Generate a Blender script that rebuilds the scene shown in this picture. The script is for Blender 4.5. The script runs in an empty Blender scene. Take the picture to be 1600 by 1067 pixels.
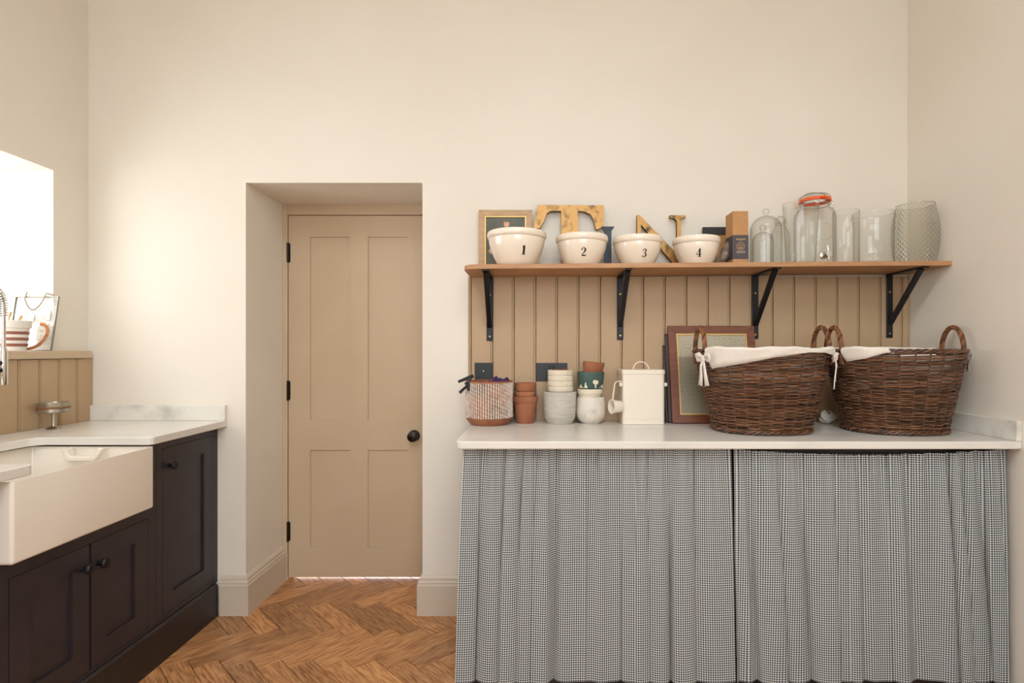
import bpy, bmesh, math, random
from mathutils import Vector, Matrix
random.seed(7)
PI = math.pi
scn = bpy.context.scene
COL = scn.collection

# ------------------------------------------------------------ camera
CH = 1.25                      # camera height; Y is the distance from the camera
F = 855.0                      # focal length in pixels of the 1600 px frame
cam_d = bpy.data.cameras.new('camera')
cam_d.sensor_width = 36.0
cam_d.lens = F / 1600 * 36
cam_d.shift_x = -35.0 / 1600
cam_d.shift_y = 14.5 / 1600
cam_d.clip_start = 0.05
cam = bpy.data.objects.new('camera', cam_d)
cam.location = (0, 0, CH)
cam.rotation_euler = (PI / 2, 0, 0)
COL.objects.link(cam)
scn.camera = cam

# ------------------------------------------------------------ world and light
w = bpy.data.worlds.new('world')
scn.world = w
w.use_nodes = True
bg = w.node_tree.nodes['Background']
bg.inputs['Color'].default_value = (0.90, 0.94, 1.0, 1)
bg.inputs['Strength'].default_value = 4.0

def area(name, loc, rot, sx, sy, power, col):
    l = bpy.data.lights.new(name, 'AREA')
    l.shape = 'RECTANGLE'
    l.size = sx
    l.size_y = sy
    l.energy = power
    l.color = col
    o = bpy.data.objects.new(name, l)
    o.location = loc
    o.rotation_euler = rot
    COL.objects.link(o)
    return o
# daylight through the tall window in the wall behind the camera
area('rear_window_daylight', (0.3, -2.36, 2.15), (PI / 2, 0, 0), 2.2, 2.1, 48, (0.89, 0.94, 1.0))
# unseen overhead fill, added to lift the side walls; the rooflight is assumed
area('overhead_fill', (-0.25, -0.3, 3.46), (0, 0, 0), 2.4, 2.0, 52, (0.90, 0.94, 1.0))
# daylight in the room beyond the closed door, showing under it
area('next_room_daylight', (-0.95, 4.0, 1.3), (-PI / 2, 0, 0), 0.8, 1.6, 150, (1.0, 0.98, 0.95))
# daylight through the sink window
area('sink_window_daylight', (-2.49, 1.805, 1.65), (0, -PI / 2, 0), 0.78, 1.18, 9, (0.95, 0.97, 1.0))

scn.view_settings.view_transform = 'Standard'
scn.view_settings.look = 'None'
scn.view_settings.gamma = 1.0
scn.view_settings.use_curve_mapping = False
scn.view_settings.exposure = -0.12
scn.cycles.transparent_max_bounces = 32

# ------------------------------------------------------------ helpers
def lin(c):
    return tuple(((v / 255) / 12.92 if v / 255 <= 0.04045 else ((v / 255 + 0.055) / 1.055) ** 2.4) for v in c)

def mat(name, c1, rough=0.5, c2=None, scale=8.0, metal=0.0, bump=0.0, bscale=60.0, stretch=(1, 1, 1),
        detail=4.0, lo=0.35, hi=0.65, coat=0.0, spec=0.5, rand=None, gen='Object', sheen=0.0):
    m = bpy.data.materials.new(name)
    m.use_nodes = True
    nt = m.node_tree
    b = nt.nodes['Principled BSDF']
    b.inputs['Roughness'].default_value = rough
    b.inputs['Metallic'].default_value = metal
    b.inputs['Specular IOR Level'].default_value = spec
    if coat:
        b.inputs['Coat Weight'].default_value = coat
        b.inputs['Coat Roughness'].default_value = 0.08
    if sheen:
        b.inputs['Sheen Weight'].default_value = sheen
    b.inputs['Base Color'].default_value = lin(c1) + (1,)
    tc = nt.nodes.new('ShaderNodeTexCoord')
    mp = nt.nodes.new('ShaderNodeMapping')
    mp.inputs['Scale'].default_value = stretch
    nt.links.new(tc.outputs[gen], mp.inputs['Vector'])
    if c2 is not None:
        n = nt.nodes.new('ShaderNodeTexNoise')
        n.inputs['Scale'].default_value = scale
        n.inputs['Detail'].default_value = detail
        nt.links.new(mp.outputs[0], n.inputs['Vector'])
        r = nt.nodes.new('ShaderNodeMapRange')
        r.inputs['From Min'].default_value = lo
        r.inputs['From Max'].default_value = hi
        nt.links.new(n.outputs['Fac'], r.inputs['Value'])
        mx = nt.nodes.new('ShaderNodeMix')
        mx.data_type = 'RGBA'
        mx.inputs[6].default_value = lin(c1) + (1,)
        mx.inputs[7].default_value = lin(c2) + (1,)
        nt.links.new(r.outputs[0], mx.inputs[0])
        nt.links.new(mx.outputs[2], b.inputs['Base Color'])
        out = mx.outputs[2]
        if rand:
            g = nt.nodes.new('ShaderNodeNewGeometry') if rand == 'island' else nt.nodes.new('ShaderNodeObjectInfo')
            src = g.outputs['Random Per Island'] if rand == 'island' else g.outputs['Random']
            hs = nt.nodes.new('ShaderNodeHueSaturation')
            mr = nt.nodes.new('ShaderNodeMapRange')
            mr.inputs['To Min'].default_value = 0.38 if rand == 'island' else 0.75
            mr.inputs['To Max'].default_value = 2.2 if rand == 'island' else 1.22
            nt.links.new(src, mr.inputs['Value'])
            nt.links.new(mr.outputs[0], hs.inputs['Value'])
            nt.links.new(out, hs.inputs['Color'])
            nt.links.new(hs.outputs[0], b.inputs['Base Color'])
            va = nt.nodes.new('ShaderNodeVectorMath')
            va.operation = 'ADD'
            sc_ = nt.nodes.new('ShaderNodeMath')
            sc_.operation = 'MULTIPLY'
            sc_.inputs[1].default_value = 37.0
            nt.links.new(src, sc_.inputs[0])
            nt.links.new(tc.outputs[gen], va.inputs[0])
            nt.links.new(sc_.outputs[0], va.inputs[1])
            nt.links.new(va.outputs[0], mp.inputs['Vector'])
    if bump:
        n2 = nt.nodes.new('ShaderNodeTexNoise')
        n2.inputs['Scale'].default_value = bscale
        n2.inputs['Detail'].default_value = 3.0
        nt.links.new(mp.outputs[0], n2.inputs['Vector'])
        bp = nt.nodes.new('ShaderNodeBump')
        bp.inputs['Strength'].default_value = bump
        bp.inputs['Distance'].default_value = 0.004
        nt.links.new(n2.outputs['Fac'], bp.inputs['Height'])
        nt.links.new(bp.outputs[0], b.inputs['Normal'])
    return m

def glass(name, tint=(0.97, 0.975, 0.965), edge=(0.54, 0.53, 0.47), hatch=False):
    """thin clear glass: see-through with a reflecting skin, darker where it is seen edge-on"""
    m = bpy.data.materials.new(name)
    m.use_nodes = True
    nt = m.node_tree
    nt.nodes.remove(nt.nodes['Principled BSDF'])
    out = nt.nodes['Material Output']
    tr = nt.nodes.new('ShaderNodeBsdfTransparent')
    gl = nt.nodes.new('ShaderNodeBsdfGlossy')
    gl.inputs['Roughness'].default_value = 0.03
    lw = nt.nodes.new('ShaderNodeLayerWeight')
    lw.inputs['Blend'].default_value = 0.5
    mc = nt.nodes.new('ShaderNodeMix')
    mc.data_type = 'RGBA'
    mc.inputs[6].default_value = tint + (1,)
    mc.inputs[7].default_value = edge + (1,)
    fr = nt.nodes.new('ShaderNodeMath')
    fr.operation = 'POWER'
    fr.inputs[1].default_value = 4.0
    fa = nt.nodes.new('ShaderNodeMath')
    fa.operation = 'MULTIPLY_ADD'
    fa.inputs[1].default_value = 0.75
    fa.inputs[2].default_value = 0.045
    mx = nt.nodes.new('ShaderNodeMixShader')
    pw = nt.nodes.new('ShaderNodeMath')
    pw.operation = 'POWER'
    pw.inputs[1].default_value = 2.4
    nt.links.new(lw.outputs['Facing'], pw.inputs[0])
    nt.links.new(pw.outputs[0], mc.inputs[0])
    nt.links.new(mc.outputs[2], tr.inputs['Color'])
    nt.links.new(lw.outputs['Facing'], fr.inputs[0])
    nt.links.new(fr.outputs[0], fa.inputs[0])
    nt.links.new(fa.outputs[0], mx.inputs[0])
    nt.links.new(tr.outputs[0], mx.inputs[1])
    nt.links.new(gl.outputs[0], mx.inputs[2])
    nt.links.new(mx.outputs[0], out.inputs['Surface'])
    if hatch:
        tc = nt.nodes.new('ShaderNodeTexCoord')
        sp = nt.nodes.new('ShaderNodeSeparateXYZ')
        nt.links.new(tc.outputs['UV'], sp.inputs[0])
        hs = []
        for sgn in (1, -1):
            k = nt.nodes.new('ShaderNodeMath'); k.operation = 'MULTIPLY_ADD'
            nt.links.new(sp.outputs[1], k.inputs[0]); k.inputs[1].default_value = sgn * 11.0
            u = nt.nodes.new('ShaderNodeMath'); u.operation = 'MULTIPLY'; u.inputs[1].default_value = 26.0
            nt.links.new(sp.outputs[0], u.inputs[0]); nt.links.new(u.outputs[0], k.inputs[2])
            s = nt.nodes.new('ShaderNodeMath'); s.operation = 'PINGPONG'; s.inputs[1].default_value = 0.5
            nt.links.new(k.outputs[0], s.inputs[0]); hs.append(s)
        mn = nt.nodes.new('ShaderNodeMath'); mn.operation = 'MINIMUM'
        nt.links.new(hs[0].outputs[0], mn.inputs[0]); nt.links.new(hs[1].outputs[0], mn.inputs[1])
        bp = nt.nodes.new('ShaderNodeBump'); bp.inputs['Strength'].default_value = 1.0
        bp.inputs['Distance'].default_value = 0.012
        nt.links.new(mn.outputs[0], bp.inputs['Height'])
        for nd in (gl, lw):
            nt.links.new(bp.outputs[0], nd.inputs['Normal'])
    return m

class MB:
    def __init__(s):
        s.v, s.f, s.m, s.uv = [], [], [], None
    def add(s, vs, fs, mi=0):
        o = len(s.v)
        s.v += [tuple(p) for p in vs]
        s.f += [tuple(i + o for i in f) for f in fs]
        s.m += [mi] * len(fs)
        return s
    def box(s, x0, x1, y0, y1, z0, z1, mi=0):
        x0, x1 = min(x0, x1), max(x0, x1); y0, y1 = min(y0, y1), max(y0, y1); z0, z1 = min(z0, z1), max(z0, z1)
        return s.add([(x0, y0, z0), (x1, y0, z0), (x1, y1, z0), (x0, y1, z0), (x0, y0, z1), (x1, y0, z1), (x1, y1, z1), (x0, y1, z1)],
                     [(0, 3, 2, 1), (4, 5, 6, 7), (0, 1, 5, 4), (1, 2, 6, 5), (2, 3, 7, 6), (3, 0, 4, 7)], mi)
    def prism(s, pts, a0, a1, axis='z', mi=0, side=None):
        """extrude a 2D outline; axis z: (x,y) outline, axis y: (x,z) outline, axis x: (y,z) outline"""
        n = len(pts)
        def P(p, a):
            return (p[0], p[1], a) if axis == 'z' else ((p[0], a, p[1]) if axis == 'y' else (a, p[0], p[1]))
        o = len(s.v)
        s.v += [P(p, a0) for p in pts] + [P(p, a1) for p in pts]
        s.f += [tuple(o + i for i in range(n)), tuple(o + n + i for i in reversed(range(n)))]
        s.m += [mi, mi]
        for i in range(n):
            j = (i + 1) % n
            s.f.append((o + j, o + i, o + n + i, o + n + j)); s.m.append(mi if side is None else side)
        return s
    def lathe(s, prof, n=32, c=(0, 0, 0), axis='z', mi=0):
        o = len(s.v)
        def P(r, h, a):
            p = (r * math.cos(a), r * math.sin(a), h)
            if axis == 'y': p = (p[0], -h, p[1])
            if axis == 'x': p = (h, p[0], p[1])
            return (p[0] + c[0], p[1] + c[1], p[2] + c[2])
        ids = []
        for r, h in prof:
            if r < 1e-6:
                ids.append([len(s.v)] * n); s.v.append(P(0, h, 0))
            else:
                ids.append(list(range(len(s.v), len(s.v) + n)))
                s.v += [P(r, h, 2 * PI * k / n) for k in range(n)]
        for a, b in zip(ids[:-1], ids[1:]):
            for k in range(n):
                q = [a[k], a[(k + 1) % n], b[(k + 1) % n], b[k]]
                q2 = []
                for i in q:
                    if i not in q2: q2.append(i)
                if len(q2) > 2: s.f.append(tuple(q2)); s.m.append(mi)
        return s
    def tube(s, pts, r, n=8, closed=False, mi=0, flat=1.0):
        pts = [Vector(p) for p in pts]
        N = len(pts)
        rs = r if isinstance(r, (list, tuple)) else [r] * N
        o = len(s.v)
        up = None
        for i, p in enumerate(pts):
            a = pts[(i - 1) % N] if (i > 0 or closed) else p
            b = pts[(i + 1) % N] if (i < N - 1 or closed) else p
            t = (b - a)
            t = t.normalized() if t.length > 1e-9 else Vector((0, 0, 1))
            if up is None:
                up = Vector((0, 0, 1)) if abs(t.z) < 0.9 else Vector((1, 0, 0))
            x = up - t * up.dot(t)
            if x.length < 1e-6: x = t.orthogonal()
            x.normalize(); y = t.cross(x); up = x
            for k in range(n):
                an = 2 * PI * k / n
                s.v.append(tuple(p + x * (rs[i] * math.cos(an)) + y * (rs[i] * flat * math.sin(an))))
        M = N if closed else N - 1
        for i in range(M):
            j = (i + 1) % N
            for k in range(n):
                l = (k + 1) % n
                s.f.append((o + i * n + k, o + i * n + l, o + j * n + l, o + j * n + k)); s.m.append(mi)
        if not closed:
            s.f.append(tuple(o + k for k in reversed(range(n)))); s.m.append(mi)
            s.f.append(tuple(o + (N - 1) * n + k for k in range(n))); s.m.append(mi)
        return s
    def grid(s, rows, closed=False, mi=0):
        o = len(s.v); R = len(rows); C = len(rows[0])
        for r in rows: s.v += [tuple(p) for p in r]
        for i in range(R - 1):
            for j in range(C if closed else C - 1):
                k = (j + 1) % C
                s.f.append((o + i * C + j, o + i * C + k, o + (i + 1) * C + k, o + (i + 1) * C + j)); s.m.append(mi)
        return s
    def build(s, name, mats, parent=None, smooth=False, bevel=0.0, segs=2, loc=None, rot=None, solid=0.0, angle=40):
        me = bpy.data.meshes.new(name)
        me.from_pydata(s.v, [], s.f)
        if not isinstance(mats, (list, tuple)): mats = [mats]
        for m in mats: me.materials.append(m)
        if len(mats) > 1: me.polygons.foreach_set('material_index', s.m)
        bm = bmesh.new(); bm.from_mesh(me)
        bmesh.ops.recalc_face_normals(bm, faces=bm.faces)
        bm.to_mesh(me); bm.free()
        if s.uv:
            l = me.uv_layers.new(name='UVMap')
            for lp in me.loops: l.data[lp.index].uv = s.uv[lp.vertex_index]
        if smooth:
            me.polygons.foreach_set('use_smooth', [True] * len(me.polygons))
            me.set_sharp_from_angle(angle=math.radians(angle))
        me.update()
        o = bpy.data.objects.new(name, me)
        COL.objects.link(o)
        if parent: o.parent = parent
        if loc: o.location = loc
        if rot: o.rotation_euler = rot
        if solid:
            md = o.modifiers.new('thickness', 'SOLIDIFY'); md.thickness = solid; md.offset = 0
        if bevel:
            md = o.modifiers.new('bevel', 'BEVEL'); md.width = bevel; md.segments = segs
            md.limit_method = 'ANGLE'; md.angle_limit = math.radians(35)
        return o

def tag(o, label, cat=None, group=None, kind=None):
    o['label'] = label
    if cat: o['category'] = cat
    if group: o['group'] = group
    if kind: o['kind'] = kind
    return o
def thing(name, label, cat, loc=(0, 0, 0), rz=0.0, group=None):
    o = bpy.data.objects.new(name, None)
    o.empty_display_size = 0.05
    COL.objects.link(o); o.location = loc; o.rotation_euler = (0, 0, rz)
    return tag(o, label, cat, group)
def struct(o, label):
    o['kind'] = 'structure'; o['label'] = label
    return o
def arc(cx, cy, r, a0, a1, n=6):
    return [(cx + r * math.cos(math.radians(a0 + (a1 - a0) * i / n)), cy + r * math.sin(math.radians(a0 + (a1 - a0) * i / n))) for i in range(n + 1)]

# ------------------------------------------------------------ materials
M = {}
M['wall'] = mat('cream_wall_paint', (233, 226, 213), 0.75, (229, 221, 207), 1.5, bump=0.12, bscale=30)
M['ceil'] = mat('ceiling_paint', (240, 234, 222), 0.8)
M['taupe'] = mat('taupe_paint', (198, 176, 147), 0.5, (194, 171, 141), 3, bump=0.03, bscale=90)
M['panel'] = mat('panelling_paint', (184, 156, 122), 0.5, (180, 151, 116), 3, bump=0.03, bscale=90)
M['skirt'] = mat('skirting_paint', (205, 191, 171), 0.45)
M['dark'] = mat('aubergine_cabinet_paint', (50, 43, 48), 0.42, (44, 38, 42), 6, bump=0.06, bscale=120)
M['plinth'] = mat('black_plinth_paint', (30, 25, 26), 0.4, (40, 33, 33), 9, bump=0.08, bscale=60)
M['marble'] = mat('white_marble', (226, 221, 211), 0.22, (205, 202, 194), 3.5, lo=0.52, hi=0.82, detail=8, stretch=(1.0, 2.2, 1.0))
M['upstand'] = mat('veined_marble', (228, 224, 214), 0.25, (180, 178, 170), 9, lo=0.50, hi=0.80, detail=9)
M['sink'] = mat('white_fireclay', (240, 230, 215), 0.12, coat=0.4)
M['oak'] = mat('oak_shelf', (190, 144, 100), 0.5, (174, 126, 84), 7, stretch=(1, 8, 8), bump=0.05, bscale=80)
M['plank'] = mat('oiled_oak_planks', (206, 150, 98), 0.34, (146, 92, 52), 7, stretch=(2.0, 18, 1), detail=9, lo=0.40, hi=0.66, rand='object', bump=0.08, bscale=14)
M['black'] = mat('black_metal', (24, 24, 26), 0.42, metal=0.3)
M['iron'] = mat('dark_bronze', (44, 38, 34), 0.35, metal=0.7)
M['chrome'] = mat('chrome', (215, 213, 208), 0.12, metal=1.0)
M['steel'] = mat('tarnished_steel', (176, 168, 152), 0.28, (120, 92, 66), 9, metal=0.9, lo=0.5, hi=0.75)
M['screw'] = mat('brass_screw', (196, 168, 116), 0.35, metal=0.9)
M['cream'] = mat('cream_stoneware', (240, 228, 208), 0.18, coat=0.5)
M['ink'] = mat('black_print', (20, 18, 18), 0.4)
M['gold'] = mat('worn_gold_leaf', (196, 150, 84), 0.42, (66, 48, 28), 22, metal=0.3, lo=0.50, hi=0.68, detail=8)
M['edge'] = mat('blackened_letter_edge', (34, 28, 24), 0.6, (60, 44, 26), 20)
M['navy'] = mat('weathered_blue_black_paint', (46, 54, 62), 0.45, (86, 96, 100), 14, metal=0.3, lo=0.5, hi=0.75)
M['linen'] = mat('limed_oak_frame', (196, 164, 126), 0.6, (182, 148, 110), 14, stretch=(1, 1, 6))
M['gilt'] = mat('gilt_slip', (212, 174, 108), 0.35, metal=0.5)
M['painting'] = mat('dark_olive_painting', (96, 92, 70), 0.4, (56, 56, 44), 5, lo=0.3, hi=0.7)
M['petal'] = mat('pale_pink_petals', (226, 178, 140), 0.5, (206, 146, 108), 60)
M['kraft'] = mat('kraft_card', (190, 142, 92), 0.7, (182, 134, 84), 30)
M['sleeve'] = mat('charcoal_card_sleeve', (74, 70, 72), 0.6)
M['foil'] = mat('copper_foil_print', (190, 148, 104), 0.35, metal=0.4)
M['foilw'] = mat('pale_print', (200, 190, 178), 0.5)
M['stone'] = mat('grey_brown_stone', (150, 130, 110), 0.7, (92, 76, 62), 40, bump=0.4, bscale=80)
M['glass'] = glass('clear_glass')
M['cut'] = glass('diamond_cut_glass', (0.95, 0.955, 0.93), (0.42, 0.42, 0.37), hatch=True)
M['pane'] = glass('window_glass', (0.98, 0.98, 0.98), (0.8, 0.82, 0.8))
M['orange'] = mat('orange_rubber', (236, 92, 22), 0.5)
M['terra'] = mat('terracotta', (164, 104, 72), 0.8, (144, 86, 58), 16, bump=0.15, bscale=90)
M['terra2'] = mat('weathered_terracotta', (172, 110, 76), 0.85, (132, 108, 90), 12, lo=0.42, hi=0.66, bump=0.2, bscale=90)
M['woven'] = mat('whitewashed_terracotta', (214, 202, 188), 0.85, (176, 126, 96), 45, lo=0.52, hi=0.80, bump=0.3, bscale=120)
M['concrete'] = mat('pale_grey_concrete', (200, 194, 182), 0.85, (182, 176, 164), 18, stretch=(1, 1, 4), bump=0.25, bscale=110)
M['chalk'] = mat('chalky_white_glaze', (222, 212, 198), 0.7, (190, 176, 160), 26, lo=0.5, hi=0.75, bump=0.35, bscale=90)
M['creampot'] = mat('cream_glazed_pot', (232, 220, 198), 0.4, (222, 208, 184), 20)
M['green'] = mat('matt_green_jasper', (72, 98, 92), 0.55, (64, 88, 83), 12)
M['relief'] = mat('white_relief', (232, 222, 196), 0.6)
M['purple'] = mat('purple_cloth', (66, 38, 92), 0.85, (50, 28, 74), 20)
M['tin'] = mat('cream_enamel_tin', (238, 226, 208), 0.3, coat=0.3)
M['frame'] = mat('mahogany_frame', (126, 72, 44), 0.4, (104, 56, 34), 10, stretch=(1, 1, 5))
M['frame2'] = mat('dark_walnut_frame', (70, 48, 34), 0.5, (52, 36, 26), 10)
M['plate'] = mat('black_switch_plate', (36, 37, 38), 0.45)
M['willow'] = mat('brown_willow', (108, 73, 49), 0.42, (66, 44, 31), 26, rand='island', bump=0.2, bscale=120)
M['rope'] = mat('twisted_willow_handle', (128, 82, 46), 0.5, (92, 56, 32), 40, rand='island')
M['cloth'] = mat('white_cotton', (232, 224, 212), 0.9, (224, 215, 202), 12, bump=0.25, bscale=70, sheen=0.2)
M['striped'] = mat('white_pot_glaze', (236, 232, 224), 0.4)
M['stripe'] = mat('brown_stripe_glaze', (150, 96, 76), 0.5)
M['lead'] = mat('tarnished_metal_edge', (140, 138, 122), 0.4, metal=0.6)
M['photo'] = mat('faded_photo_print', (224, 216, 198), 0.6, (166, 156, 136), 60, lo=0.45, hi=0.7)
M['ribbon'] = mat('taupe_ribbon', (138, 116, 100), 0.8)
M['rust'] = mat('copper_coloured_horseshoe', (200, 138, 90), 0.5, (168, 104, 62), 40, metal=0.3)
M['leaf'] = mat('dried_leaf', (200, 150, 96), 0.7)
M['slab'] = mat('subfloor', (120, 84, 54), 0.6)

def sampler_mat():
    m = bpy.data.materials.new('stitched_sampler'); m.use_nodes = True
    nt = m.node_tree; b = nt.nodes['Principled BSDF']; b.inputs['Roughness'].default_value = 0.5
    tc = nt.nodes.new('ShaderNodeTexCoord')
    wv = nt.nodes.new('ShaderNodeTexWave'); wv.wave_type = 'BANDS'; wv.bands_direction = 'Z'
    wv.inputs['Scale'].default_value = 34; wv.inputs['Distortion'].default_value = 3.0; wv.inputs['Detail'].default_value = 3
    wv.inputs['Detail Scale'].default_value = 12
    ns = nt.nodes.new('ShaderNodeTexNoise'); ns.inputs['Scale'].default_value = 120
    nz = nt.nodes.new('ShaderNodeTexNoise'); nz.inputs['Scale'].default_value = 7
    for n in (wv, ns, nz): nt.links.new(tc.outputs['Object'], n.inputs['Vector'])
    mu = nt.nodes.new('ShaderNodeMath'); mu.operation = 'MULTIPLY'
    nt.links.new(wv.outputs['Fac'], mu.inputs[0]); nt.links.new(ns.outputs['Fac'], mu.inputs[1])
    rp = nt.nodes.new('ShaderNodeMapRange'); rp.inputs['From Min'].default_value = 0.0; rp.inputs['From Max'].default_value = 0.75
    nt.links.new(mu.outputs[0], rp.inputs['Value'])
    a = nt.nodes.new('ShaderNodeMix'); a.data_type = 'RGBA'
    a.inputs[6].default_value = lin((186, 176, 148)) + (1,); a.inputs[7].default_value = lin((112, 100, 76)) + (1,)
    nt.links.new(rp.outputs[0], a.inputs[0])
    c = nt.nodes.new('ShaderNodeMix'); c.data_type = 'RGBA'; c.blend_type = 'MULTIPLY'
    c.inputs[7].default_value = (0.72, 0.68, 0.58, 1)
    nt.links.new(nz.outputs['Fac'], c.inputs[0]); nt.links.new(a.outputs[2], c.inputs[6])
    sx = nt.nodes.new('ShaderNodeSeparateXYZ'); nt.links.new(tc.outputs['Object'], sx.inputs[0])
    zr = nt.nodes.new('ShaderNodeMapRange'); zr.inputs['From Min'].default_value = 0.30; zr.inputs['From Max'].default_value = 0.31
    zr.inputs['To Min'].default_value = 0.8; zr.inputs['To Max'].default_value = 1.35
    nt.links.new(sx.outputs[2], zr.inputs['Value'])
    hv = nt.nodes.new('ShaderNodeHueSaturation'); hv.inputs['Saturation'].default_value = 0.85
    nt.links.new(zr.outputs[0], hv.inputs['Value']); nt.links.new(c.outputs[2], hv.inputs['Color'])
    nt.links.new(hv.outputs[0], b.inputs['Base Color'])
    return m
M['sampler'] = sampler_mat()

def gingham_mat():
    m = bpy.data.materials.new('navy_white_gingham'); m.use_nodes = True
    nt = m.node_tree; b = nt.nodes['Principled BSDF']; b.inputs['Roughness'].default_value = 0.9
    b.inputs['Specular IOR Level'].default_value = 0.2
    uv = nt.nodes.new('ShaderNodeUVMap'); uv.uv_map = 'UVMap'
    sp = nt.nodes.new('ShaderNodeSeparateXYZ'); nt.links.new(uv.outputs[0], sp.inputs[0])
    fs = []
    for i in (0, 1):
        d = nt.nodes.new('ShaderNodeMath'); d.operation = 'DIVIDE'; d.inputs[1].default_value = 0.0084
        nt.links.new(sp.outputs[i], d.inputs[0])
        fr = nt.nodes.new('ShaderNodeMath'); fr.operation = 'FRACT'; nt.links.new(d.outputs[0], fr.inputs[0])
        g = nt.nodes.new('ShaderNodeMath'); g.operation = 'GREATER_THAN'; g.inputs[1].default_value = 0.44
        nt.links.new(fr.outputs[0], g.inputs[0]); fs.append(g)
    ad = nt.nodes.new('ShaderNodeMath'); ad.operation = 'ADD'
    nt.links.new(fs[0].outputs[0], ad.inputs[0]); nt.links.new(fs[1].outputs[0], ad.inputs[1])
    h = nt.nodes.new('ShaderNodeMath'); h.operation = 'MULTIPLY'; h.inputs[1].default_value = 0.5
    nt.links.new(ad.outputs[0], h.inputs[0])
    mx = nt.nodes.new('ShaderNodeMix'); mx.data_type = 'RGBA'
    mx.inputs[6].default_value = lin((214, 217, 212)) + (1,); mx.inputs[7].default_value = lin((26, 35, 48)) + (1,)
    nt.links.new(h.outputs[0], mx.inputs[0]); nt.links.new(mx.outputs[2], b.inputs['Base Color'])
    return m
M['gingham'] = gingham_mat()

# ------------------------------------------------------------ room shell
XL, XR, YB = -2.119, 1.772, 2.6       # left wall, right wall, back wall faces
DOX0, DOX1, DOZ = -1.371, -0.532, 2.048   # door opening
HC = 3.3
REAR = -2.2
WY0, WY1, WZ0, WZ1 = 1.2, 2.41, 1.215, 2.045   # sink window opening
b = MB()
b.box(XL - 0.5, DOX0, YB, YB + 0.43, 0, HC).box(DOX1, XR + 0.2, YB, YB + 0.43, 0, HC).box(DOX0, DOX1, YB, YB + 0.43, DOZ, HC)
struct(b.build('wall_back', M['wall']), 'cream plaster wall with a deep door opening')
b = MB()
b.box(XL - 0.45, XL, REAR, WY0, 0, HC).box(XL - 0.45, XL, WY1, YB, 0, HC)
b.box(XL - 0.45, XL, WY0, WY1, 0, WZ0).box(XL - 0.45, XL, WY0, WY1, WZ1, HC)
struct(b.build('wall_left', M['wall']), 'cream plaster wall with the deep window recess over the sink')
struct(MB().box(XR, XR + 0.2, REAR, YB, 0, HC).build('wall_right', M['wall']), 'cream plaster wall at the end of shelf and worktop')
b = MB().box(XL - 0.45, -0.8, REAR - 0.2, REAR, 0, HC).box(1.4, XR + 0.2, REAR - 0.2, REAR, 0, HC).box(-0.8, 1.4, REAR - 0.2, REAR, 0, 1.1).box(-0.8, 1.4, REAR - 0.2, REAR, 3.2, HC)
struct(b.build('wall_rear', M['wall']), 'cream plaster wall with a tall window opposite the door')
b = MB().box(XL - 0.45, -1.45, REAR - 0.2, YB + 0.43, HC, HC + 0.2).box(0.95, XR + 0.2, REAR - 0.2, YB + 0.43, HC, HC + 0.2)
b.box(-1.45, 0.95, REAR - 0.2, -1.3, HC, HC + 0.2).box(-1.45, 0.95, 0.7, YB + 0.43, HC, HC + 0.2)
struct(b.build('ceiling', M['ceil']), 'plain white ceiling with an opening added for the overhead fill light')
def glazed(name, label, u0, u1, v0, v1, P, nu):
    r = bpy.data.objects.new(name, None); COL.objects.link(r); struct(r, label)
    f = 0.06
    bars = [(u0, u0 + f, v0, v1), (u1 - f, u1, v0, v1), (u0 + f, u1 - f, v0, v0 + f), (u0 + f, u1 - f, v1 - f, v1)]
    step = (u1 - u0 - 2 * f) / nu
    for k in range(1, nu): bars.append((u0 + f + step * k - 0.015, u0 + f + step * k + 0.015, v0 + f, v1 - f))
    mb = MB()
    for q in bars: mb.box(*P(*q, 0.05))
    mb.build('window_frame', M['ceil'], r)
    for k in range(nu):
        MB().box(*P(u0 + f + step * k + (0.015 if k else 0), u0 + f + step * (k + 1) - (0.015 if k < nu - 1 else 0), v0 + f, v1 - f, 0.006)).build('pane', M['pane'], r)
glazed('window_2', 'tall window in the wall opposite the door', -0.8, 1.4, 1.1, 3.2, lambda a, c, d, e, t: (a, c, REAR - 0.10 - t / 2, REAR - 0.10 + t / 2, d, e), 3)
glazed('overhead_fill_glazing', 'glazing added in the ceiling for the overhead fill light', -1.45, 0.95, -1.3, 0.7, lambda a, c, d, e, t: (a, c, d, e, HC + 0.10 - t / 2, HC + 0.10 + t / 2), 3)  # unseen glazed opening, added to house the overhead fill

fl = struct(MB().box(XL - 0.45, XR + 0.2, REAR - 0.2, 3.7, -0.08, -0.0125).build('floor', M['slab']), 'herringbone parquet floor of warm oiled oak')
W_, n_ = 0.09, 4
L_ = W_ * n_
g = 0.0010
pm = MB().box(-L_ / 2 + g, L_ / 2 - g, -W_ / 2 + g, W_ / 2 - g, -0.012, 0).build('plank', M['plank'], fl, bevel=0.0012, segs=1)
first = True
R2 = math.sqrt(0.5)
planks = []
for k in range(-70, 71):
    for j in range(-6, 7):
        for kind in (0, 1):
            if kind == 0: ca, cb, ang = k + n_ / 2 + 2 * n_ * j, k + 0.5, 0
            else: ca, cb, ang = k + n_ + 0.5 + 2 * n_ * j, k - n_ / 2 + 1, 1
            x = (ca + cb) * R2 * W_ - 0.962
            y = (ca - cb) * R2 * W_ + 2.49 - 0.02
            if -1.72 < x < 0.35 and 0.75 < y < 3.25:
                planks.append((abs(y - 2.4) + abs(x + 0.9), x, y, ang))
planks.sort()
for i, (_, x, y, ang) in enumerate(planks[:300]):
    o = pm if i == 0 else pm.copy()
    if i: COL.objects.link(o); o.parent = fl
    o.location = (x, y, 0)
    o.rotation_euler = (0, 0, -PI / 4 if ang == 0 else PI / 4)
rest = MB()
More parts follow.
